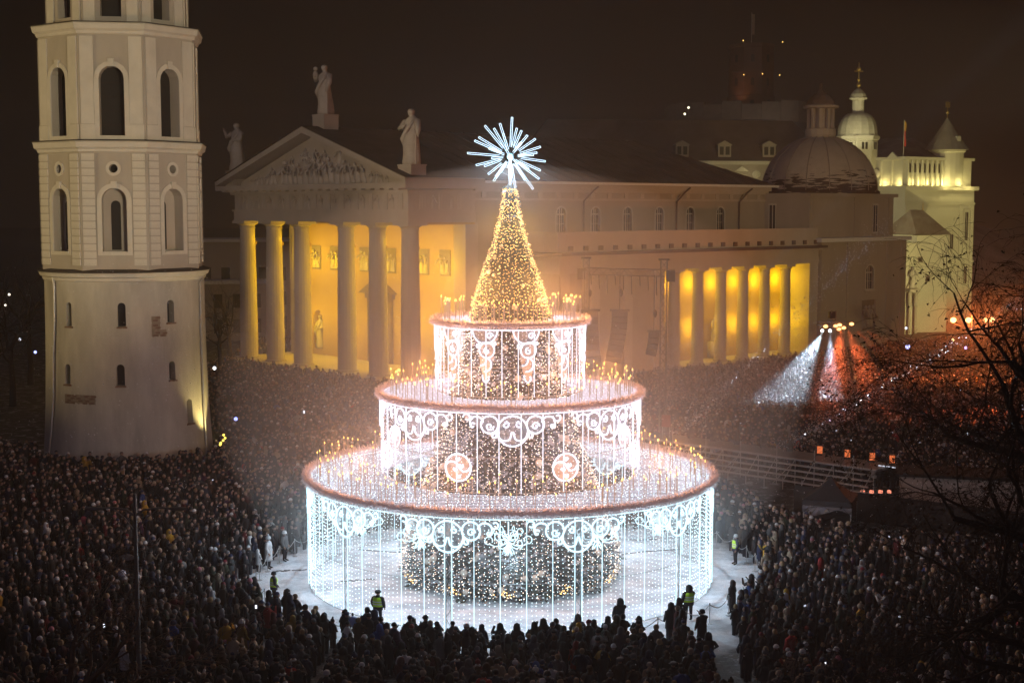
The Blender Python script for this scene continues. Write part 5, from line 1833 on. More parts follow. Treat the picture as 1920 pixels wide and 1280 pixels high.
# tall double armed lamp post, unlit, bottom left
LP = at(253, 958, 58.8)
lp = empty('lamp_post', (LP.x, LP.y, 0))
tag(lp, 'tall unlit lamp post with two long arms in the left crowd', 'lamp post')
MB().tube([(0, 0, 0), (0, 0, 1.2), (0, 0, 1.25), (0, 0, LP.z + .75)], [.16, .15, .11, .07], 10).build('pole', M_TRUSS, lp)
for s_ in (-1, 1):
    MB().tube([(0, 0, LP.z - .2), (s_ * .35, 0, LP.z + .05), (s_ * .9, .1, LP.z + .12), (s_ * 1.45, .15, LP.z + .1)], [.06, .05, .045, .04], 6).build('arm', M_TRUSS, lp)
    MB().tube([(s_ * .1, 0, LP.z - .75), (s_ * .45, .05, LP.z - .3), (s_ * .95, .1, LP.z + .08)], .03, 5).build('brace', M_TRUSS, lp)
    MB().ball((s_ * 1.75, .15, LP.z + .08), (.42, .16, .09), 10, 6).build('lamp_head', M_TRUSS, lp)

# ------------------------------------------------------------------ bare trees
def bare_tree(mb, p, d_, L_, r, depth, rg, droop=.0, twig=None, bud=None):
    n = 5
    pts, rs = [Vector(p)], [r]
    dd = Vector(d_)
    for i in range(n):
        dd = (dd + Vector((rg.gauss(0, .17), rg.gauss(0, .17), rg.gauss(0, .13) + (.06 if depth > 2 else -droop)))).normalized()
        pts.append(pts[-1] + dd * L_ / n)
        rs.append(r * (1 - .5 * (i + 1) / n))
    mb.tube(pts, rs, 7 if depth > 3 else 5 if depth > 1 else 3, caps=False)
    if depth == 0:
        if bud is not None:
            for q in range(2):
                if rg.random() < .6: 
                    c_ = pts[-1] + Vector((rg.gauss(0, .08), rg.gauss(0, .08), rg.gauss(-.05, .06)))
                    bud.add([c_, c_ + Vector((rg.gauss(0, .06), rg.gauss(0, .06), -.1)), c_ + Vector((rg.gauss(0, .06), rg.gauss(0, .06), -.05))], [(0, 1, 2)])
        return
    k = 3 if depth > 1 else 4
    for j in range(k + (1 if rg.random() < .4 else 0)):
        f = rg.uniform(.35, 1) if j else 1
        i = min(n, max(1, int(f * n)))
        nd = (dd + Vector((rg.gauss(0, .62), rg.gauss(0, .62), rg.gauss(0, .45)))).normalized()
        bare_tree(mb, pts[i], nd, L_ * rg.uniform(.58, .82), max(.008, rs[i] * rg.uniform(.5, .75)), depth - 1, rg, droop, twig, bud)


def make_tree(base, trunk_top, boughs, label, seed, depth=4, droop=.05, buds=True, r0=.35, bark=None):
    bark = bark or M_WOOD
    e_ = empty('bare_tree', base)
    tag(e_, label, 'tree', 'bare trees round the square')
    rg = random.Random(seed)
    tb = MB().tube([(0, 0, 0), (.05, 0, trunk_top * .4), (-.08, .05, trunk_top * .75), (0, 0, trunk_top)], [r0 * 1.3, r0, r0 * .85, r0 * .7], 10)
    tb.build('trunk', bark, e_, True)
    bud = MB() if buds else None
    for (z, d_, L_, r) in boughs:
        m = MB()
        bare_tree(m, (0, 0, z), Vector(d_).normalized(), L_, r, depth, rg, droop, None, bud)
        m.build('bough', bark, e_, True)
    if bud and bud.v:
        o = bud.build('dry_seed_clusters', mat('dry_leaf', (.07, .045, .03), .9, .3, 5, 0), e_)
        o['kind'] = 'stuff'
    return e_


make_tree((18.6, 46.5, 0), 13.5, [(9.5, (-1, .15, .12), 4.2, .2), (11.5, (-1, .1, .45), 4.4, .2), (13.0, (-.5, .1, .8), 4.0, .2), (13.4, (.4, 0, 1), 4.2, .22), (11.0, (.9, -.2, .5), 4, .2), (8.0, (-1, -.2, -.12), 4.2, .18),
          (12.2, (-.9, .4, .25), 4.5, .18), (6.5, (-1, .1, -.2), 3.6, .16), (7.4, (-.8, .5, .1), 3.8, .16), (5.6, (-.9, -.1, .05), 3.6, .14), (10.2, (-.9, -.3, .3), 3.9, .17)],
          'large dark bare tree reaching in from the right edge across the crowd', 41, 5, .1, True, .42)
make_tree((-13.6, 42.5, 0), 6.2, [(5.2, (-.6, .2, .6), 2.4, .1), (6.0, (.7, .1, .5), 2.4, .1), (6.2, (.1, .3, 1), 2.2, .1), (5.5, (-.9, .1, .4), 2.4, .09), (5.6, (1, .3, .25), 2.6, .09)],
          'small bare tree with thin twigs at the bottom left corner', 17, 4, .02, False, .16, M_BARK_LIT)
for k, (px, Y, h, lab) in enumerate([(20, 150, 15, 'dark bare park tree at the far left edge behind the crowd'), (55, 168, 17, 'dark bare park tree just left of the bell tower'), (412, 178, 12, 'dim bare tree between the bell tower and the cathedral columns'),
                                     (430, 196, 11, 'dim bare tree close beside the outermost cathedral column'), (-30, 140, 16, 'dark bare park tree partly outside the left edge'), (1885, 180, 15, 'hazy bare tree far behind the orange globes'),
                                     (1935, 165, 16, 'hazy bare tree at the right edge behind the large tree')]):
    b = at(px, 640, Y)
    make_tree((b.x, Y, 0), h * .4, [(h * .36, (-.5, .1, 1), h * .3, .16), (h * .4, (.5, .2, 1), h * .3, .16), (h * .4, (0, -.3, 1), h * .32, .17), (h * .33, (.9, .1, .6), h * .26, .12), (h * .3, (-.9, 0, .6), h * .26, .12)], lab, 60 + k, 3, .0, False, .3)
# low dim buildings behind the park
for k, (px, Y, w, h, d_, lab) in enumerate([(415, 225, 16, 9, 10, 'low dim building seen between the bell tower and the cathedral columns'), (500, 232, 22, 15.5, 12, 'dim pale building glimpsed through the outer cathedral columns')]):
    b = at(px, 640, Y)
    e_ = empty('background_building', (b.x, Y, 0), .25)
    tag(e_, lab, 'building')
    MB().box(-w / 2, w / 2, 0, d_, 0, h).build('wall', M_STONE2, e_)
    MB().box(-w / 2 - .4, w / 2 + .4, -.5, d_, h, h + .5).build('cornice', M_SNOW, e_)
    wm = MB().box(-.7, .7, -.06, -.004, -1.1, 1.1).mesh('window', M_DARK)
    for i in range(int(w / 3)):
        for j in range(int(h / 4)): inst('window', wm, e_, (-w / 2 + 1.6 + i * 3, 0, 2.3 + j * 4))

# ------------------------------------------------------------------ people
M_SKIN = mat('skin', (.40, .25, .19), .6, .12, 4, 0)
M_TROUSER = mat('dark_trousers', (.022, .022, .028), .9, .3, 3, .1)
M_BOOT = mat('boots', (.018, .014, .012), .6, .3, 3, .1)
M_COAT = mat('winter_coat', (1, 1, 1), .85, .3, 3, .25, fine=12, obj_color=True)
M_HEADGEAR = mat('headgear', (1, 1, 1), .9, .25, 8, .3, fine=40, obj_color=True)


def skin_mesh(verts, edges, radii, root, sub=1):
    me = bpy.data.meshes.new('body')
    me.from_pydata(verts, edges, [])
    o = bpy.data.objects.new('body_tmp', me)
    COL.objects.link(o)
    md = o.modifiers.new('s', 'SKIN')
    md.use_smooth_shade = True
    for i, r in enumerate(radii):
        sv = me.skin_vertices[0].data[i]
        sv.radius = r if isinstance(r, tuple) else (r, r)
        sv.use_root = (i == root)
    sb = o.modifiers.new('u', 'SUBSURF'); sb.levels = sub; sb.render_levels = sub
    bpy.context.view_layer.update()
    dg = bpy.context.evaluated_depsgraph_get()
    out = bpy.data.meshes.new_from_object(o.evaluated_get(dg))
    bpy.data.objects.remove(o, do_unlink=True)
    return out


ARMS = {   # elbow and wrist for the two arms: (left, right), facing +y
    'down': (((-.27, -.02, 1.16), (-.26, .08, .92)), ((.27, -.02, 1.16), (.26, .08, .92))),
    'pockets': (((-.32, -.03, 1.17), (-.22, .14, 1.0)), ((.32, -.03, 1.17), (.22, .14, 1.0))),
    'phone': (((-.27, -.02, 1.16), (-.25, .09, .93)), ((.28, .16, 1.24), (.15, .34, 1.5))),
    'both': (((-.28, .17, 1.25), (-.13, .33, 1.54)), ((.28, .17, 1.25), (.13, .33, 1.54))),
}
BODY, COATM = {}, {}
for pose, arms in ARMS.items():
    V_, E_, Rr = [], [], []
    def av(p, r, par=None):
        V_.append(p); Rr.append(r)
        if par is not None: E_.append((par, len(V_) - 1))
        return len(V_) - 1
    pel = av((0, 0, .93), (.15, .12)); w_ = av((0, 0, 1.1), (.145, .11), pel); chst = av((0, .0, 1.3), (.17, .12), w_); nk = av((0, -.01, 1.45), (.07, .065), chst)
    nk2 = av((0, 0, 1.51), (.052, .055), nk); hd0 = av((0, .015, 1.57), (.066, .08), nk2); hd1 = av((0, .01, 1.645), (.082, .1), hd0); hd2 = av((0, 0, 1.715), (.07, .085), hd1); av((0, -.005, 1.745), (.035, .04), hd2)
    av((0, .118, 1.63), .014, hd1)
    for s_ in (-1, 1):
        hp = av((s_ * .1, 0, .84), (.1, .1), pel); kn = av((s_ * .11, .02, .48), (.068, .07), hp); an_ = av((s_ * .12, -.01, .1), (.05, .055), kn); av((s_ * .125, .16, .04), (.045, .035), an_)
    for s_, (el, wr) in zip((-1, 1), arms):
        sh_ = av((s_ * .19, -.005, 1.4), .068, chst); e1 = av(el, .05, sh_); w1 = av(wr, .034, e1)
        dv = (Vector(wr) - Vector(el)).normalized()
        sx = Vector((0, 1, 0)) if abs(dv.z) > .7 else Vector((s_, 0, 0))
        pm1 = av(tuple(Vector(wr) + dv * .06), (.036, .024), w1)
        for q, ln_ in ((-.03, .062), (-.01, .075), (.01, .07), (.03, .055)):
            k0 = Vector(wr) + dv * .095 + sx * q
            f0 = av(tuple(k0), .0095, pm1); av(tuple(k0 + dv * ln_ + Vector((0, .012, -.008))), .007, f0)
        t0_ = av(tuple(Vector(wr) + dv * .045 + sx * .045), .011, pm1); av(tuple(Vector(wr) + dv * .085 + sx * .062), .009, t0_)
    me = skin_mesh(V_, E_, Rr, 0)
    me.name = 'person'
    me.materials.clear()
    for m in (M_SKIN, M_TROUSER, M_BOOT): me.materials.append(m)
    nv = len(me.vertices); co = np.empty(nv * 3); me.vertices.foreach_get('co', co); co = co.reshape(-1, 3)
    for p in me.polygons:
        zc = sum(co[i][2] for i in p.vertices) / len(p.vertices); xc = abs(sum(co[i][0] for i in p.vertices) / len(p.vertices))
        p.material_index = 2 if zc < .13 else 1 if (zc < 1.0 and xc < .215) else 0
    me.polygons.foreach_set('use_smooth', [True] * len(me.polygons))
    BODY[pose] = me
    for ln_, hem in (('short', .80), ('long', .48)):
        m = MB(); n = 14
        rings = []
        for z, rx, ry, cy in ((hem, .215 if ln_ == 'short' else .25, .165 if ln_ == 'short' else .2, 0), (hem + .1, .222, .175, 0), (.95, .215, .17, 0), (1.08, .2, .158, 0), (1.25, .222, .165, .005), (1.36, .225, .155, 0),
                              (1.43, .17, .125, -.01), (1.475, .1, .09, -.01), (1.52, .085, .085, -.005), (1.535, .07, .07, 0)):
            rings.append([(rx * math.cos(2 * PI * k / n) * (1 + .03 * math.sin(z * 40 + k)), cy + ry * math.sin(2 * PI * k / n), z) for k in range(n)])
        m.loft(rings)
        for s_, (el, wr) in zip((-1, 1), arms):
            m.tube([(s_ * .13, 0, 1.41), (s_ * .2, 0, 1.37), ((s_ * .2 + el[0]) / 2, el[1] / 2, (1.37 + el[2]) / 2), el, tuple((Vector(el) + Vector(wr)) / 2), wr], [.085, .092, .085, .078, .068, .056], 9)
        COATM[pose, ln_] = m.mesh('coat', M_COAT, True)
HEADG = {}
m = MB(); m.lathe([(.118, -.03), (.12, .015), (.114, .05), (.1, .095), (.06, .128), (.02, .138)], 14, (0, 0, 1.655)); m.lathe([(.124, -.045), (.126, .0), (.12, .002)], 14, (0, 0, 1.655)); HEADG['beanie'] = m.mesh('beanie', M_HEADGEAR, True)
m = MB(); m.lathe([(.122, -.04), (.124, .015), (.116, .06), (.09, .11), (.03, .135)], 14, (0, 0, 1.66)); m.ball((0, -.01, 1.835), .052, 8, 6); HEADG['bobble hat'] = m.mesh('bobble_hat', M_HEADGEAR, True)
m = MB()
rings = []
for z, rx, y0, y1 in ((1.46, .15, -.14, .1), (1.52, .15, -.17, .09), (1.6, .15, -.175, .075), (1.68, .142, -.165, .08), (1.75, .115, -.13, .075), (1.8, .06, -.08, .04), (1.815, .02, -.04, .0)):
    rings.append([(rx * math.cos(2 * PI * k / 14), (y0 + y1) / 2 + (y1 - y0) / 2 * math.sin(2 * PI * k / 14), z) for k in range(14)])
m.loft(rings); HEADG['hood'] = m.mesh('hood', M_HEADGEAR, True)
m = MB(); m.ball((0, -.018, 1.68), (.102, .112, .1), 12, 8); m.ball((0, -.05, 1.62), (.09, .075, .075), 10, 6); HEADG['short hair'] = m.mesh('hair', M_HEADGEAR, True)
m = MB(); m.ball((0, -.02, 1.68), (.108, .115, .105), 12, 8); m.loft([[(.1 * w * math.cos(2 * PI * k / 10), -.085 + .05 * math.sin(2 * PI * k / 10), z) for k in range(10)] for z, w in ((1.3, .8), (1.4, 1.1), (1.55, 1.12), (1.68, .9))]); HEADG['long hair'] = m.mesh('hair', M_HEADGEAR, True)
m = MB(); m.lathe([(.122, -.03), (.13, .04), (.135, .075), (.1, .1), (.03, .105)], 14, (0, 0, 1.665)); m.box(-.08, .08, .09, .2, 1.64, 1.655); HEADG['peaked cap'] = m.mesh('cap', M_HEADGEAR, True)
vm = MB(); n = 14
vm.loft([[((rx) * math.cos(2 * PI * k / n), ry * math.sin(2 * PI * k / n), z) for k in range(n)] for z, rx, ry in ((.98, .228, .183), (1.1, .215, .175), (1.28, .238, .18), (1.37, .235, .168), (1.44, .165, .13))], 0, False)
VEST = vm.mesh('hi_vis_vest', mat('hi_vis', (.55, .85, .04), .6, .1, 3, .05))
st_ = MB()
for z in (1.08, 1.2): st_.loft([[(.237 * math.cos(2 * PI * k / n), .187 * math.sin(2 * PI * k / n), zz2) for k in range(n)] for zz2 in (z, z + .05)], 0, False)
VSTRIP = st_.mesh('reflective_band', mat('reflective', (.8, .8, .8), .3, .1, 3, 0))
SCARF = MB().tube([(.095 * math.cos(2 * PI * k / 12), .1 * math.sin(2 * PI * k / 12), 1.5) for k in range(12)], .04, 6, closed=True).mesh('scarf', M_HEADGEAR, True)

COATS = {'black': (.014, .014, .017), 'charcoal': (.035, .035, .04), 'navy': (.016, .022, .05), 'dark brown': (.045, .027, .018), 'dark green': (.025, .035, .022), 'grey': (.11, .11, .115), 'maroon': (.09, .016, .02), 'beige': (.32, .25, .18),
         'plum': (.06, .025, .06), 'white': (.6, .6, .62), 'red': (.42, .03, .03), 'mustard': (.42, .26, .03), 'blue': (.03, .07, .26)}
CW = [34, 22, 15, 8, 5, 5, 2.5, 2.4, 2.2, 1.6, .35, .3, .6]
HATS = {'black': (.015, .015, .018), 'grey': (.13, .13, .14), 'white': (.62, .62, .64), 'dark red': (.2, .02, .03), 'navy': (.02, .03, .08), 'beige': (.4, .32, .24), 'pink': (.45, .16, .2)}
HW = [26, 12, 11, 2, 9, 6, 1.2]
HAIRC = {'dark': (.018, .012, .009), 'brown': (.07, .04, .022), 'fair': (.28, .19, .1)}
prng = random.Random(77)


def person(x, y, face, label, group, pose='down', coat='black', length='short', head='beanie', hat='black', h=1.0, vest=False, scarf=None, cat='person'):
    o = inst('person', BODY[pose], None, (x, y, 0), (0, 0, face - PI / 2), (h * 1.16, h * 1.14, h))
    c = inst('coat', COATM[pose, length], o); c.color = (*COATS[coat], 1)
    hc = HAIRC[hat] if 'hair' in head else COATS[coat] if head == 'hood' else HATS[hat]
    g_ = inst({'short hair': 'hair', 'long hair': 'hair', 'hood': 'hood', 'beanie': 'beanie', 'bobble hat': 'bobble_hat', 'peaked cap': 'cap'}[head], HEADG[head], o); g_.color = (*hc, 1)
    if vest:
        v = inst('hi_vis_vest', VEST, o); inst('reflective_band', VSTRIP, v)
    if scarf:
        s_ = inst('scarf', SCARF, o); s_.color = (*HATS[scarf], 1)
    tag(o, label, cat, group)
    return o


PEOPLE = []       # ground spots taken by individuals


def to_tree(x, y): return math.atan2(TREE_C.y - y, TREE_C.x - x)


def feet(px, py_feet):
    """ground point seen at a pixel"""
    dep = PITCH + math.atan((py_feet - 640) / FPX)
    Y = CAM_H / math.tan(dep)
    for _ in range(5):
        p = at(px, py_feet, Y)
        Y *= CAM_H / max(.1, CAM_H - p.z)
    return at(px, py_feet, Y)


special = [  # px, feet py, kwargs
    (709, 1172, dict(label='person in dark cap and yellow vest alone on the snow at front left', vest=True, coat='black', head='peaked cap', hat='black', pose='down', h=1.03), 1.2),
    (1291, 1164, dict(label='hooded person in yellow vest raising one hand, on the snow at front right', vest=True, coat='black', head='hood', pose='phone', h=1.06), 1.9),
    (1379, 1058, dict(label='person in yellow vest and white hat on the snow right of the curtain', vest=True, coat='navy', head='beanie', hat='white', pose='down', h=1.03), None),
    (514, 1132, dict(label='person in a bright yellow vest at the left edge of the snow circle', vest=True, coat='charcoal', head='beanie', hat='black', pose='pockets', h=1.0), None),
    (1316, 1212, dict(label='person in a black coat standing apart at a gap in the front crowd', coat='black', head='beanie', hat='black', pose='phone', h=1.04, length='long'), None),
    (1272, 1190, dict(label='tall hooded person in black beside the gap in the front crowd', coat='black', head='hood', pose='pockets', h=1.05, length='long'), None),
    (1372, 1150, dict(label='person in a dark coat leaning at the rope where the front crowd bends right', coat='charcoal', head='hood', pose='down', h=1.0, length='long'), None),
    (1162, 1192, dict(label='hooded person in black standing taller than the front row, right of the middle', coat='black', head='hood', pose='phone', h=1.07, length='long'), None),
    (160, 905, dict(label='person in a bright yellow jacket in the crowd in front of the bell tower', coat='mustard', head='hood', pose='both', h=1.15), None),
    (504, 1066, dict(label='person in a long white coat at the rope on the left of the snow circle', coat='white', head='bobble hat', hat='white', pose='down', h=1.1, length='long'), None),
    (534, 1052, dict(label='person in a grey coat and white hat further back along the left rope', coat='grey', head='beanie', hat='white', pose='down', h=1.05), None),
    (1436, 1070, dict(label='person in a yellow jacket at the rope on the right of the snow circle', coat='mustard', head='short hair', hat='dark', pose='phone', h=1.0), None),
    (350, 1215, dict(label='person in an orange yellow jacket in the left crowd', coat='mustard', head='long hair', hat='fair', pose='down', h=1.05), None),
    (327, 1235, dict(label='person in a bright blue jacket in the left crowd', coat='blue', head='beanie', hat='navy', pose='down', h=1.05), None),
    (1612, 1205, dict(label='person in a yellow jacket and light hat in the right crowd', coat='mustard', head='bobble hat', hat='beige', pose='down', h=1.1), None),
    (1482, 1255, dict(label='person in a red coat in the right crowd near the lower edge', coat='red', head='beanie', hat='grey', pose='down', h=1.05), None),
    (1658, 1175, dict(label='person in a white coat and pointed blue hood in the right crowd', coat='white', head='bobble hat', hat='navy', pose='both', h=1.05), None),
]
for px, py, kw, fa_ in special:
    p = feet(px, py)
    label = kw.pop('label')
    person(p.x, p.y, to_tree(p.x, p.y) if fa_ is None else fa_, label, 'people around the cake of light', **kw)
    PEOPLE.append((p.x, p.y, .55))


def cath_ts(x, y):
    dx, dy = x + 11.8, y - 165.0
    c, s2 = math.cos(CA), math.sin(CA)
    return dx * c + dy * s2, -dx * s2 + dy * c


def free(x, y):
    r = math.hypot(x - TREE_C.x, y - TREE_C.y)
    a = math.atan2(y - TREE_C.y, x - TREE_C.x)
    if r < ring_r(a) + .35: return False
    if math.hypot(x - BT.x, y - BT.y) < 7.4: return False
    t, s_ = cath_ts(x, y)
    if t > -4.2 and -2.5 < s_ < 38: return False
    if 11 < t < 95 and -15 < s_ <= -2.5: return False
    if t > 95 and s_ > -18: return False
    q = Vector((x, y, 0)) - SA
    al, ac = q.dot(sd_), q.dot(sn_)
    if -1 < al < SL + 1 and -3.8 < ac < 1.9: return False
    # roped off strip between walkway and masking cloth
    if x > 11 and ac > -3.8 and al > -1 and y > np.interp(x, [11, 15, 18.2, 22, 30, 45], [106, 102.5, 89.5, 84.2, 83.5, 83]): return False
    if x > 33 and 83 < y < 104: return False
    # gap left open in the front rows
    if abs(x - (9.4 + (72 - y) * .03)) < (1.35 if y > 64 else .7) and 57 < y < 72: return False
    if abs(x + 8.4) < .45 and 54 < y < 66: return False
    if abs(x + 5.2) < .4 and 52 < y < 62: return False
    if math.hypot(x - TP.x, y - TP.y) < 2.6: return False
    if abs(x - HP.x) < 5.2 and -1 < y - HP.y < 4.5: return False
    if math.hypot(x - LP.x, y - LP.y) < .4: return False
    if math.hypot(x - RG.x, y - RG.y) < .9: return False
    if math.hypot(x - g1.x, y - GB) < .8 or math.hypot(x - g0.x, y - GB - 4) < .8: return False
    if math.hypot(x - 18.6, y - 46.5) < 1 or math.hypot(x + 14.2, y - 41.5) < .6: return False
    return True


def project(x, y, z):
    f_ = y * math.cos(PITCH) - (z - CAM_H) * math.sin(PITCH)
    u_ = y * math.sin(PITCH) + (z - CAM_H) * math.cos(PITCH)
    return 960 + FPX * x / f_, 640 - FPX * u_ / f_


# lay out the whole crowd on a jittered grid
cand = []
y = 52.5
while y < 215:
    step = .72 if y < 75 else .76 if y < 120 else .88
    half = y * .40 + 2
    x = -half
    while x < half:
        jx, jy = x + prng.uniform(-.26, .26), y + prng.uniform(-.26, .26)
        x += step
        px, py = project(jx, jy, 1.65)
        if px < -25 or px > 1945 or py > 1300 or py < 625: continue
        if y > 118 and jx < -38: continue
        r = math.hypot(jx - TREE_C.x, jy - TREE_C.y)
        dens = .93
        nz = math.sin(jx * .9 + 1.7 * math.sin(jy * .55)) + math.sin(jy * .8 + jx * .35)
        if nz < -1.55: dens = .12
        if r > 19.5 and y < 60: dens *= .86
        if y > 160: dens = .75
        if prng.random() > dens: continue
        if not free(jx, jy): continue
        if any((jx - a) ** 2 + (jy - b) ** 2 < c * c for a, b, c in PEOPLE): continue
        cand.append((jx, jy, px, py))
    y += step * .93
cand.sort(key=lambda c: (c[1] if c[3] < 1278 and 2 < c[2] < 1918 else 1e6 + c[1]))
NEAR = 278
near, rest = cand[:NEAR], cand[NEAR:]


def wpick(d_, w): return prng.choices(list(d_.keys()), w)[0]


def place_words(px, py):
    xs = [(110, 'far left under twigs'), (245, 'left of lamp post'), (330, 'right of lamp post'), (480, 'left of the cake'), (620, 'below curtain left end'), (760, 'below left curtain posts'),
          (900, 'left of picture middle'), (1010, 'in picture middle'), (1130, 'right of picture middle'), (1250, 'below right curtain posts'), (1380, 'below curtain right end'), (1520, 'right of the cake'),
          (1680, 'beside dark branches'), (1950, 'under dark branches')]
    w = next(n for lim, n in xs if px < lim)
    return w, ('lowest rows' if py > 1236 else 'middle rows' if py > 1190 else 'upper rows')


GREY_GROUP = 'spectators in the nearest crowd'
USED = set()
for (x, y, px, py) in near:
    wx, wy = place_words(px, py)
    for _try in range(60):
        coat = wpick(COATS, CW)
        head = prng.choices(['beanie', 'bobble hat', 'hood', 'short hair', 'long hair', 'peaked cap'], [26, 12, 28, 12, 12, 3])[0]
        hat = prng.choice(list(HAIRC)) if 'hair' in head else wpick(HATS, HW)
        length = prng.choice(['short', 'long'])
        hd = {'hood': 'hood up', 'short hair': hat + ' short hair', 'long hair': hat + ' long hair'}.get(head, hat + ' ' + head)
        lab = 'person in %s %s coat, %s, %s, %s' % (length, coat, hd, wx, wy)
        if lab not in USED: break
    USED.add(lab)
    pose = prng.choices(['down', 'pockets', 'phone', 'both'], [32, 40, 16, 8])[0]
    h = prng.uniform(.88, 1.07)
    person(x, y, to_tree(x, y) + prng.gauss(0, .25), lab, GREY_GROUP + ', ' + wx, pose, coat, length, head, hat, h, False, wpick(HATS, HW) if (prng.random() < .25 and head != 'hood') else None)

# the rest of the crowd, real small figures joined into one
def lowpoly(pose, head):
    """returns vertices, quads and the region of each vertex (0 skin, 1 coat, 2 trousers, 3 headgear)"""
    V_, F_, G_ = [], [], []
    def loft(rings, reg, cap=True):
        n = len(rings[0]); b = len(V_)
        for r in rings:
            for p in r: V_.append(p); G_.append(reg)
        for i in range(len(rings) - 1):
            for k in range(n):
                l = (k + 1) % n
                F_.append((b + i * n + k, b + i * n + l, b + (i + 1) * n + l, b + (i + 1) * n + k))
        if cap and n == 4: F_.append((b + (len(rings) - 1) * n, b + (len(rings) - 1) * n + 1, b + (len(rings) - 1) * n + 2, b + (len(rings) - 1) * n + 3))
    def el(rx, ry, z, n, cx=0, cy=0): return [(cx + rx * math.cos(2 * PI * (k + .5) / n), cy + ry * math.sin(2 * PI * (k + .5) / n), z) for k in range(n)]
    loft([el(.24, .18, .58, 6), el(.21, .17, .95, 6), el(.235, .17, 1.28, 6), el(.2, .14, 1.41, 6), el(.075, .075, 1.52, 6)], 1, False)
    for s_ in (-1, 1): loft([el(.08, .1, 0, 4, s_ * .1), el(.1, .1, .62, 4, s_ * .1)], 2, False)
    loft([el(.05, .06, 1.5, 6, 0, .01), el(.09, .1, 1.58, 6, 0, .015), el(.095, .11, 1.66, 6, 0, .01), el(.06, .07, 1.74, 6)], 0, False)
    if head == 'hat': loft([el(.118, .125, 1.645, 6, 0, -.01), el(.115, .12, 1.7, 6, 0, -.012), el(.075, .08, 1.77, 6, 0, -.01), el(.01, .01, 1.80, 6)], 3, False)
    elif head == 'hood': loft([el(.15, .13, 1.46, 6, 0, -.05), el(.145, .125, 1.62, 6, 0, -.055), el(.12, .11, 1.74, 6, 0, -.04), el(.01, .01, 1.81, 6, 0, -.03)], 3, False)
    else: loft([el(.105, .1, 1.56, 6, 0, -.035), el(.112, .12, 1.67, 6, 0, -.015), el(.08, .09, 1.745, 6, 0, -.01), el(.01, .01, 1.775, 6)], 3, False)
    for s_, (e_, w_) in zip((-1, 1), ARMS[pose]):
        a_ = []
        for (p, r) in (((s_ * .19, 0, 1.38), .085), (e_, .075), (w_, .05)):
            a_.append([(p[0] + r * math.cos(2 * PI * k / 3), p[1] + r * .9 * math.sin(2 * PI * k / 3) , p[2] + r * .6 * math.sin(2 * PI * k / 3)) for k in range(3)])
        loft(a_, 1, False)
    return np.array(V_), np.array(F_, dtype=np.int64), np.array(G_)


PROTO = [lowpoly(p, h) for p in ('down', 'pockets', 'phone', 'both') for h in ('hat', 'hood', 'hair')]
coat_c = np.array(list(COATS.values())); coat_w = np.array(CW); coat_w = coat_w / coat_w.sum()
hat_c = np.array(list(HATS.values())); hat_w = np.array(HW); hat_w = hat_w / hat_w.sum()
hair_c = np.array(list(HAIRC.values()))
AV, AF, AC = [], [], []
off = 0
for (x, y, px, py) in rest:
    hk = RNG.choice(3, p=[.42, .34, .24])
    pk = RNG.choice(4, p=[.34, .36, .2, .1])
    v, f, gq = PROTO[pk * 3 + hk]
    fcd = to_tree(x, y)
    if x > 9 and y > 112: fcd = math.atan2(105 - y, 17 - x) if RNG.random() < .75 else fcd
    fcd += RNG.normal(0, .45)
    c, s2 = math.cos(fcd - PI / 2), math.sin(fcd - PI / 2)
    h = RNG.normal(1.0, .065) if RNG.random() > .1 else RNG.uniform(.62, .85)
    w = v * h * np.array([1.14, 1.12, 1.0])
    P_ = np.empty_like(w)
    P_[:, 0] = x + w[:, 0] * c - w[:, 1] * s2
    P_[:, 1] = y + w[:, 0] * s2 + w[:, 1] * c
    P_[:, 2] = w[:, 2]
    cc = coat_c[RNG.choice(len(coat_c), p=coat_w)] * RNG.uniform(.4, 1.25)
    hc = cc if hk == 1 else hat_c[RNG.choice(len(hat_c), p=hat_w)] if hk == 0 else hair_c[RNG.integers(3)]
    pal_ = np.array([(.30, .195, .16), cc, (.02, .02, .027), hc])
    AV.append(P_); AF.append(f + off); AC.append(pal_[gq]); off += len(v)
AV = np.concatenate(AV); AF = np.concatenate(AF); AC = np.concatenate(AC)
me = bpy.data.meshes.new('crowd')
me.vertices.add(len(AV)); me.vertices.foreach_set('co', AV.ravel())
me.loops.add(AF.size); me.loops.foreach_set('vertex_index', AF.ravel())
me.polygons.add(len(AF)); me.polygons.foreach_set('loop_start', np.arange(0, AF.size, 4)); 
me.polygons.foreach_set('use_smooth', np.ones(len(AF), dtype=bool))
me.update(calc_edges=True)
ca_ = me.color_attributes.new('clothes', 'FLOAT_COLOR', 'POINT')
ca_.data.foreach_set('color', np.concatenate([AC, np.ones((len(AC), 1))], 1).ravel())
mc = bpy.data.materials.new('crowd_clothes'); mc.use_nodes = True
N, L = mc.node_tree.nodes, mc.node_tree.links
at_n = N.new('ShaderNodeVertexColor'); at_n.layer_name = 'clothes'
L.new(at_n.outputs[0], N['Principled BSDF'].inputs['Base Color']); N['Principled BSDF'].inputs['Roughness'].default_value = .85
N['Principled BSDF'].inputs['Specular IOR Level'].default_value = .25
me.materials.append(mc)
crowd = bpy.data.objects.new('crowd', me); COL.objects.link(crowd)
tag(crowd, 'dense mass of spectators in winter clothes filling the square', None, None, 'stuff')
print('crowd', len(rest), 'tris', len(AF) * 2)

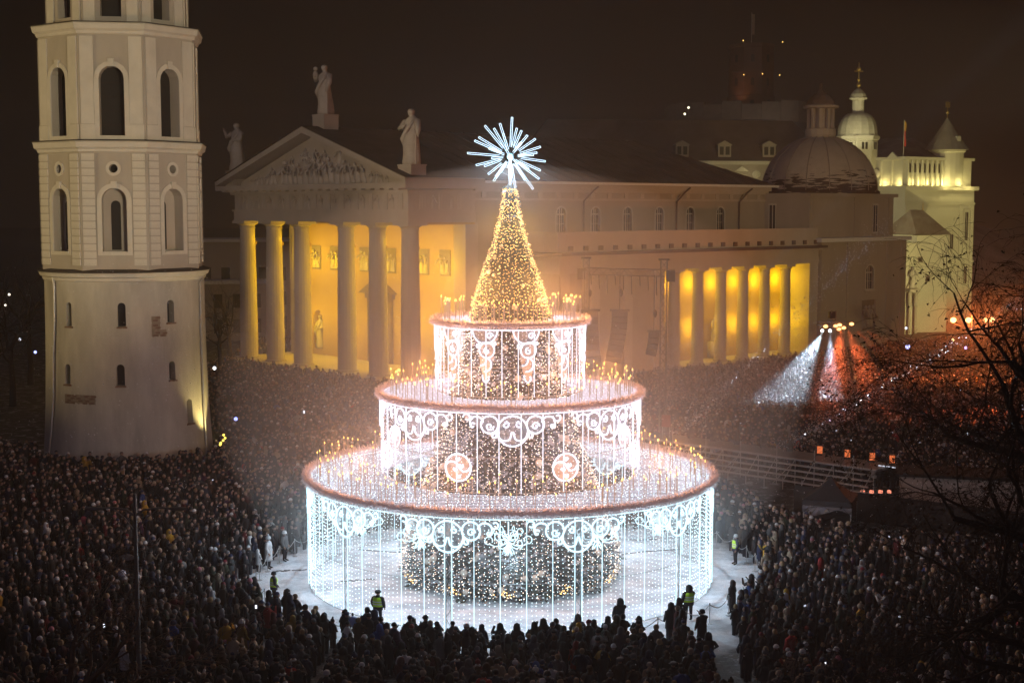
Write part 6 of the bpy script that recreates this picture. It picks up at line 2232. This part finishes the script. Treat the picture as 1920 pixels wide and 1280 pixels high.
# small lit phone screens held up here and there
ps_ = MB()
for q in RNG.choice(len(rest), 70, replace=False):
    x, y, px, py = rest[q]
    f = to_tree(x, y) + RNG.normal(0, .3)
    c_ = Vector((x + .3 * math.cos(f), y + .3 * math.sin(f), RNG.uniform(1.5, 1.85)))
    ax_ = Vector((-math.sin(f), math.cos(f), 0)) * .075
    ps_.obox(c_, ax_, Vector((math.cos(f), math.sin(f), 0)) * .006, (0, 0, .042))
o = ps_.build('phone_screens', emis('dim_screen', (.75, .8, 1), .8))
tag(o, 'scattered small lit phone screens held up in the crowd', None, None, 'stuff')

# umbrellas, balloons, phones that stand out in the crowd
def umbrella(px, py, Y, col, label, r=.55):
    p = at(px, py, Y)
    e_ = empty('umbrella', (p.x, p.y, p.z - .7)); tag(e_, label, 'umbrella')
    m = MB(); m.lathe([(r, .5), (r * .85, .6), (r * .5, .7), (.02, .76)], 8)
    m.build('canopy', mat('umbrella_cloth', col, .6, .15, 3, .05), e_)
    MB().tube([(0, 0, -.25), (0, 0, .85)], .015, 5).build('shaft', M_BLACK, e_)


umbrella(17, 921, 98, (.5, .5, .52), 'pale grey umbrella above the crowd at the far left')
umbrella(237, 1040, 80, (.12, .13, .17), 'dark grey umbrella above the crowd beside the lamp post')
umbrella(1662, 731, 143, (.5, .2, .08), 'orange lit umbrella above the far crowd under the light rig', .75)
for k, (px, py, Y, col, lab) in enumerate([(343, 1061, 77, (.55, .6, .65), 'pale round balloon in the left crowd, lower one'), (373, 1050, 79, (.5, .6, .62), 'pale round balloon in the left crowd, upper one'), (229, 1077, 74, (.55, .6, .75), 'bluish white balloon right beside the lamp post'),
                                           (157, 975, 90, (.55, .12, .2), 'pink balloon above the crowd left of the lamp post'), (738, 1186, 65.3, (.6, .12, .14), 'red and pink balloon at the front row left of the middle'), (662, 1165, 66.3, (.25, .35, .75), 'blue white balloon at the front row below the left posts')]):
    p = at(px, py, Y)
    b = MB(); b.lathe([(.02, -.3), (.1, -.22), (.2, -.05), (.22, .06), (.17, .2), (.06, .27)], 12)
    o = b.build('balloon', mat('balloon_skin', col, .25, .1, 2, 0, spec=.5), None, True, p)
    MB().tube([(0, 0, -.3), (.03, 0, -.7), (0, .02, -1.1)], .006, 4).build('string', M_WFRAME, o)
    tag(o, lab, 'balloon')
ph = MB().box(-.045, .045, -.005, .005, -.085, .085).mesh('phone', emis('phone_screen', (.8, .85, 1), 2.2))
for k, (px, py, Y, lab) in enumerate([(1547, 1242, 59.5, 'lit phone screen low in the right crowd'), (1759, 1192, 63.5, 'lit phone screen under the dark branches'), (1113, 1264, 58.5, 'lit phone screen at the bottom edge right of the middle'), (195, 1172, 64.5, 'lit phone screen left of the lamp post'),
                                      (480, 1137, 68, 'violet white phone screen in the crowd left of the cake'), (1814, 811, 118, 'white phone light behind the branches on the right'), (1778, 884, 106, 'white phone light under the stage end on the right'), (1597, 827, 120, 'white phone light in the crowd behind the walkway'), (1673, 813, 124, 'white phone light in the crowd near the walkway end'), (570, 772, 135, 'tiny white phone light in the crowd right of the bell tower')]):
    p = at(px, py, Y)
    f = 1.0 if Y < 80 else 1.7
    o = inst('phone', ph, None, p, (0, 0, .3 * k % 1), (f, f, f)); tag(o, lab, 'phone')

# ------------------------------------------------------------------ falling snow, smoke round the rig, haze
def flakes(n, box, r, name, label):
    c = np.stack([RNG.uniform(box[0][i], box[1][i], n) for i in range(3)], 1)
    base = np.array([(1, 0, -.5), (-.6, .8, -.4), (-.6, -.8, -.4), (0, 0, .9)])
    s_ = r * RNG.uniform(.5, 1.3, (n, 1, 1))
    Vv = (c[:, None, :] + base[None] * s_).reshape(-1, 3)
    Ff = (np.arange(n)[:, None, None] * 4 + np.array([(0, 1, 3), (1, 2, 3), (2, 0, 3), (0, 2, 1)])[None]).reshape(-1, 3)
    me = bpy.data.meshes.new(name)
    me.vertices.add(len(Vv)); me.vertices.foreach_set('co', Vv.ravel())
    me.loops.add(Ff.size); me.loops.foreach_set('vertex_index', Ff.ravel().astype(np.int32))
    me.polygons.add(len(Ff)); me.polygons.foreach_set('loop_start', np.arange(0, Ff.size, 3))
    me.update(calc_edges=True)
    me.materials.append(M_SNOW)
    o = bpy.data.objects.new(name, me); COL.objects.link(o)
    tag(o, label, None, None, 'stuff')
    return o


flakes(5000, ((-30, 50, .5), (40, 110, 18)), .03, 'falling_snow', 'fine snow falling over the square')
flakes(60000, ((15, 136, .5), (35, 150, 9.2)), .024, 'snow_flurry', 'dense snow drifting through the white beams of the light rig')

FL = []
for (p0, p1, Y0, Y1, n) in (((1282, 806), (1640, 440), 117.5, 104, 1500), ((1465, 842), (1925, 560), 111, 100, 1500)):
    a_, b_ = at(*p0, Y0), at(*p1, Y1)
    for i in range(n):
        FL.append(a_ + (b_ - a_) * RNG.random() * 1.05 + Vector((RNG.normal(0, .5), RNG.normal(0, .5), RNG.normal(0, .5))))
fb = MB()
for p in FL:
    r = .042 * RNG.uniform(.5, 1.3)
    fb.add([p + Vector((r, 0, -r / 2)), p + Vector((-r * .6, r * .8, -r * .4)), p + Vector((-r * .6, -r * .8, -r * .4)), p + Vector((0, 0, r))], [(0, 1, 3), (1, 2, 3), (2, 0, 3), (0, 2, 1)])
o = fb.build('blown_snow', M_SNOW)
tag(o, 'blown snow sparkling in the narrow slanting beams above the walkway', None, None, 'stuff')


def volume_mat(name, col, dens, aniso):
    m = bpy.data.materials.new(name); m.use_nodes = True
    N, L = m.node_tree.nodes, m.node_tree.links
    for n in list(N): N.remove(n)
    o = N.new('ShaderNodeOutputMaterial'); v = N.new('ShaderNodeVolumePrincipled')
    v.inputs['Color'].default_value = (*col, 1); v.inputs['Density'].default_value = dens; v.inputs['Anisotropy'].default_value = aniso
    L.new(v.outputs[0], o.inputs['Volume'])
    return m


hz = MB().box(-880, 880, -120, 900, -1.5, 82).build('haze', volume_mat('snow_haze', (.93, .90, .88), HAZE, .45))
tag(hz, 'thin snowy haze hanging over the whole square', None, None, 'stuff')
sm_b = MB().ball((23.5, 142.5, 4.4), (13.5, 9.0, 6.0), 20, 14)
so = sm_b.build('stage_smoke', volume_mat('stage_smoke_air', (.95, .95, .97), SMOKE, .2), None, True)
tag(so, 'pale stage smoke drifting below the light rig', None, None, 'stuff')
mb_ = MB().ball((TREE_C.x, TREE_C.y, 10.5), (16.5, 15.5, 13.0), 28, 18)
s2_ = MB().ball((54, 152, 5), (15, 9.0, 8.0), 20, 14).build('added_lamp_smoke', volume_mat('added_lamp_smoke_air', (.95, .95, .97), SMOKE * .6, .2), None, True)  # extra smoke volume added to carry the globes' orange glow
tag(s2_, 'smoke added to spread the glow of the orange globes', None, None, 'stuff')
mo = mb_.build('added_glow_mist', volume_mat('added_glow_mist_air', (.95, .92, .90), MIST, .3), None, True)  # denser mist volume added so the tree's lights glow locally
tag(mo, 'snow mist added to hold the glow round the lit tree', None, None, 'stuff')
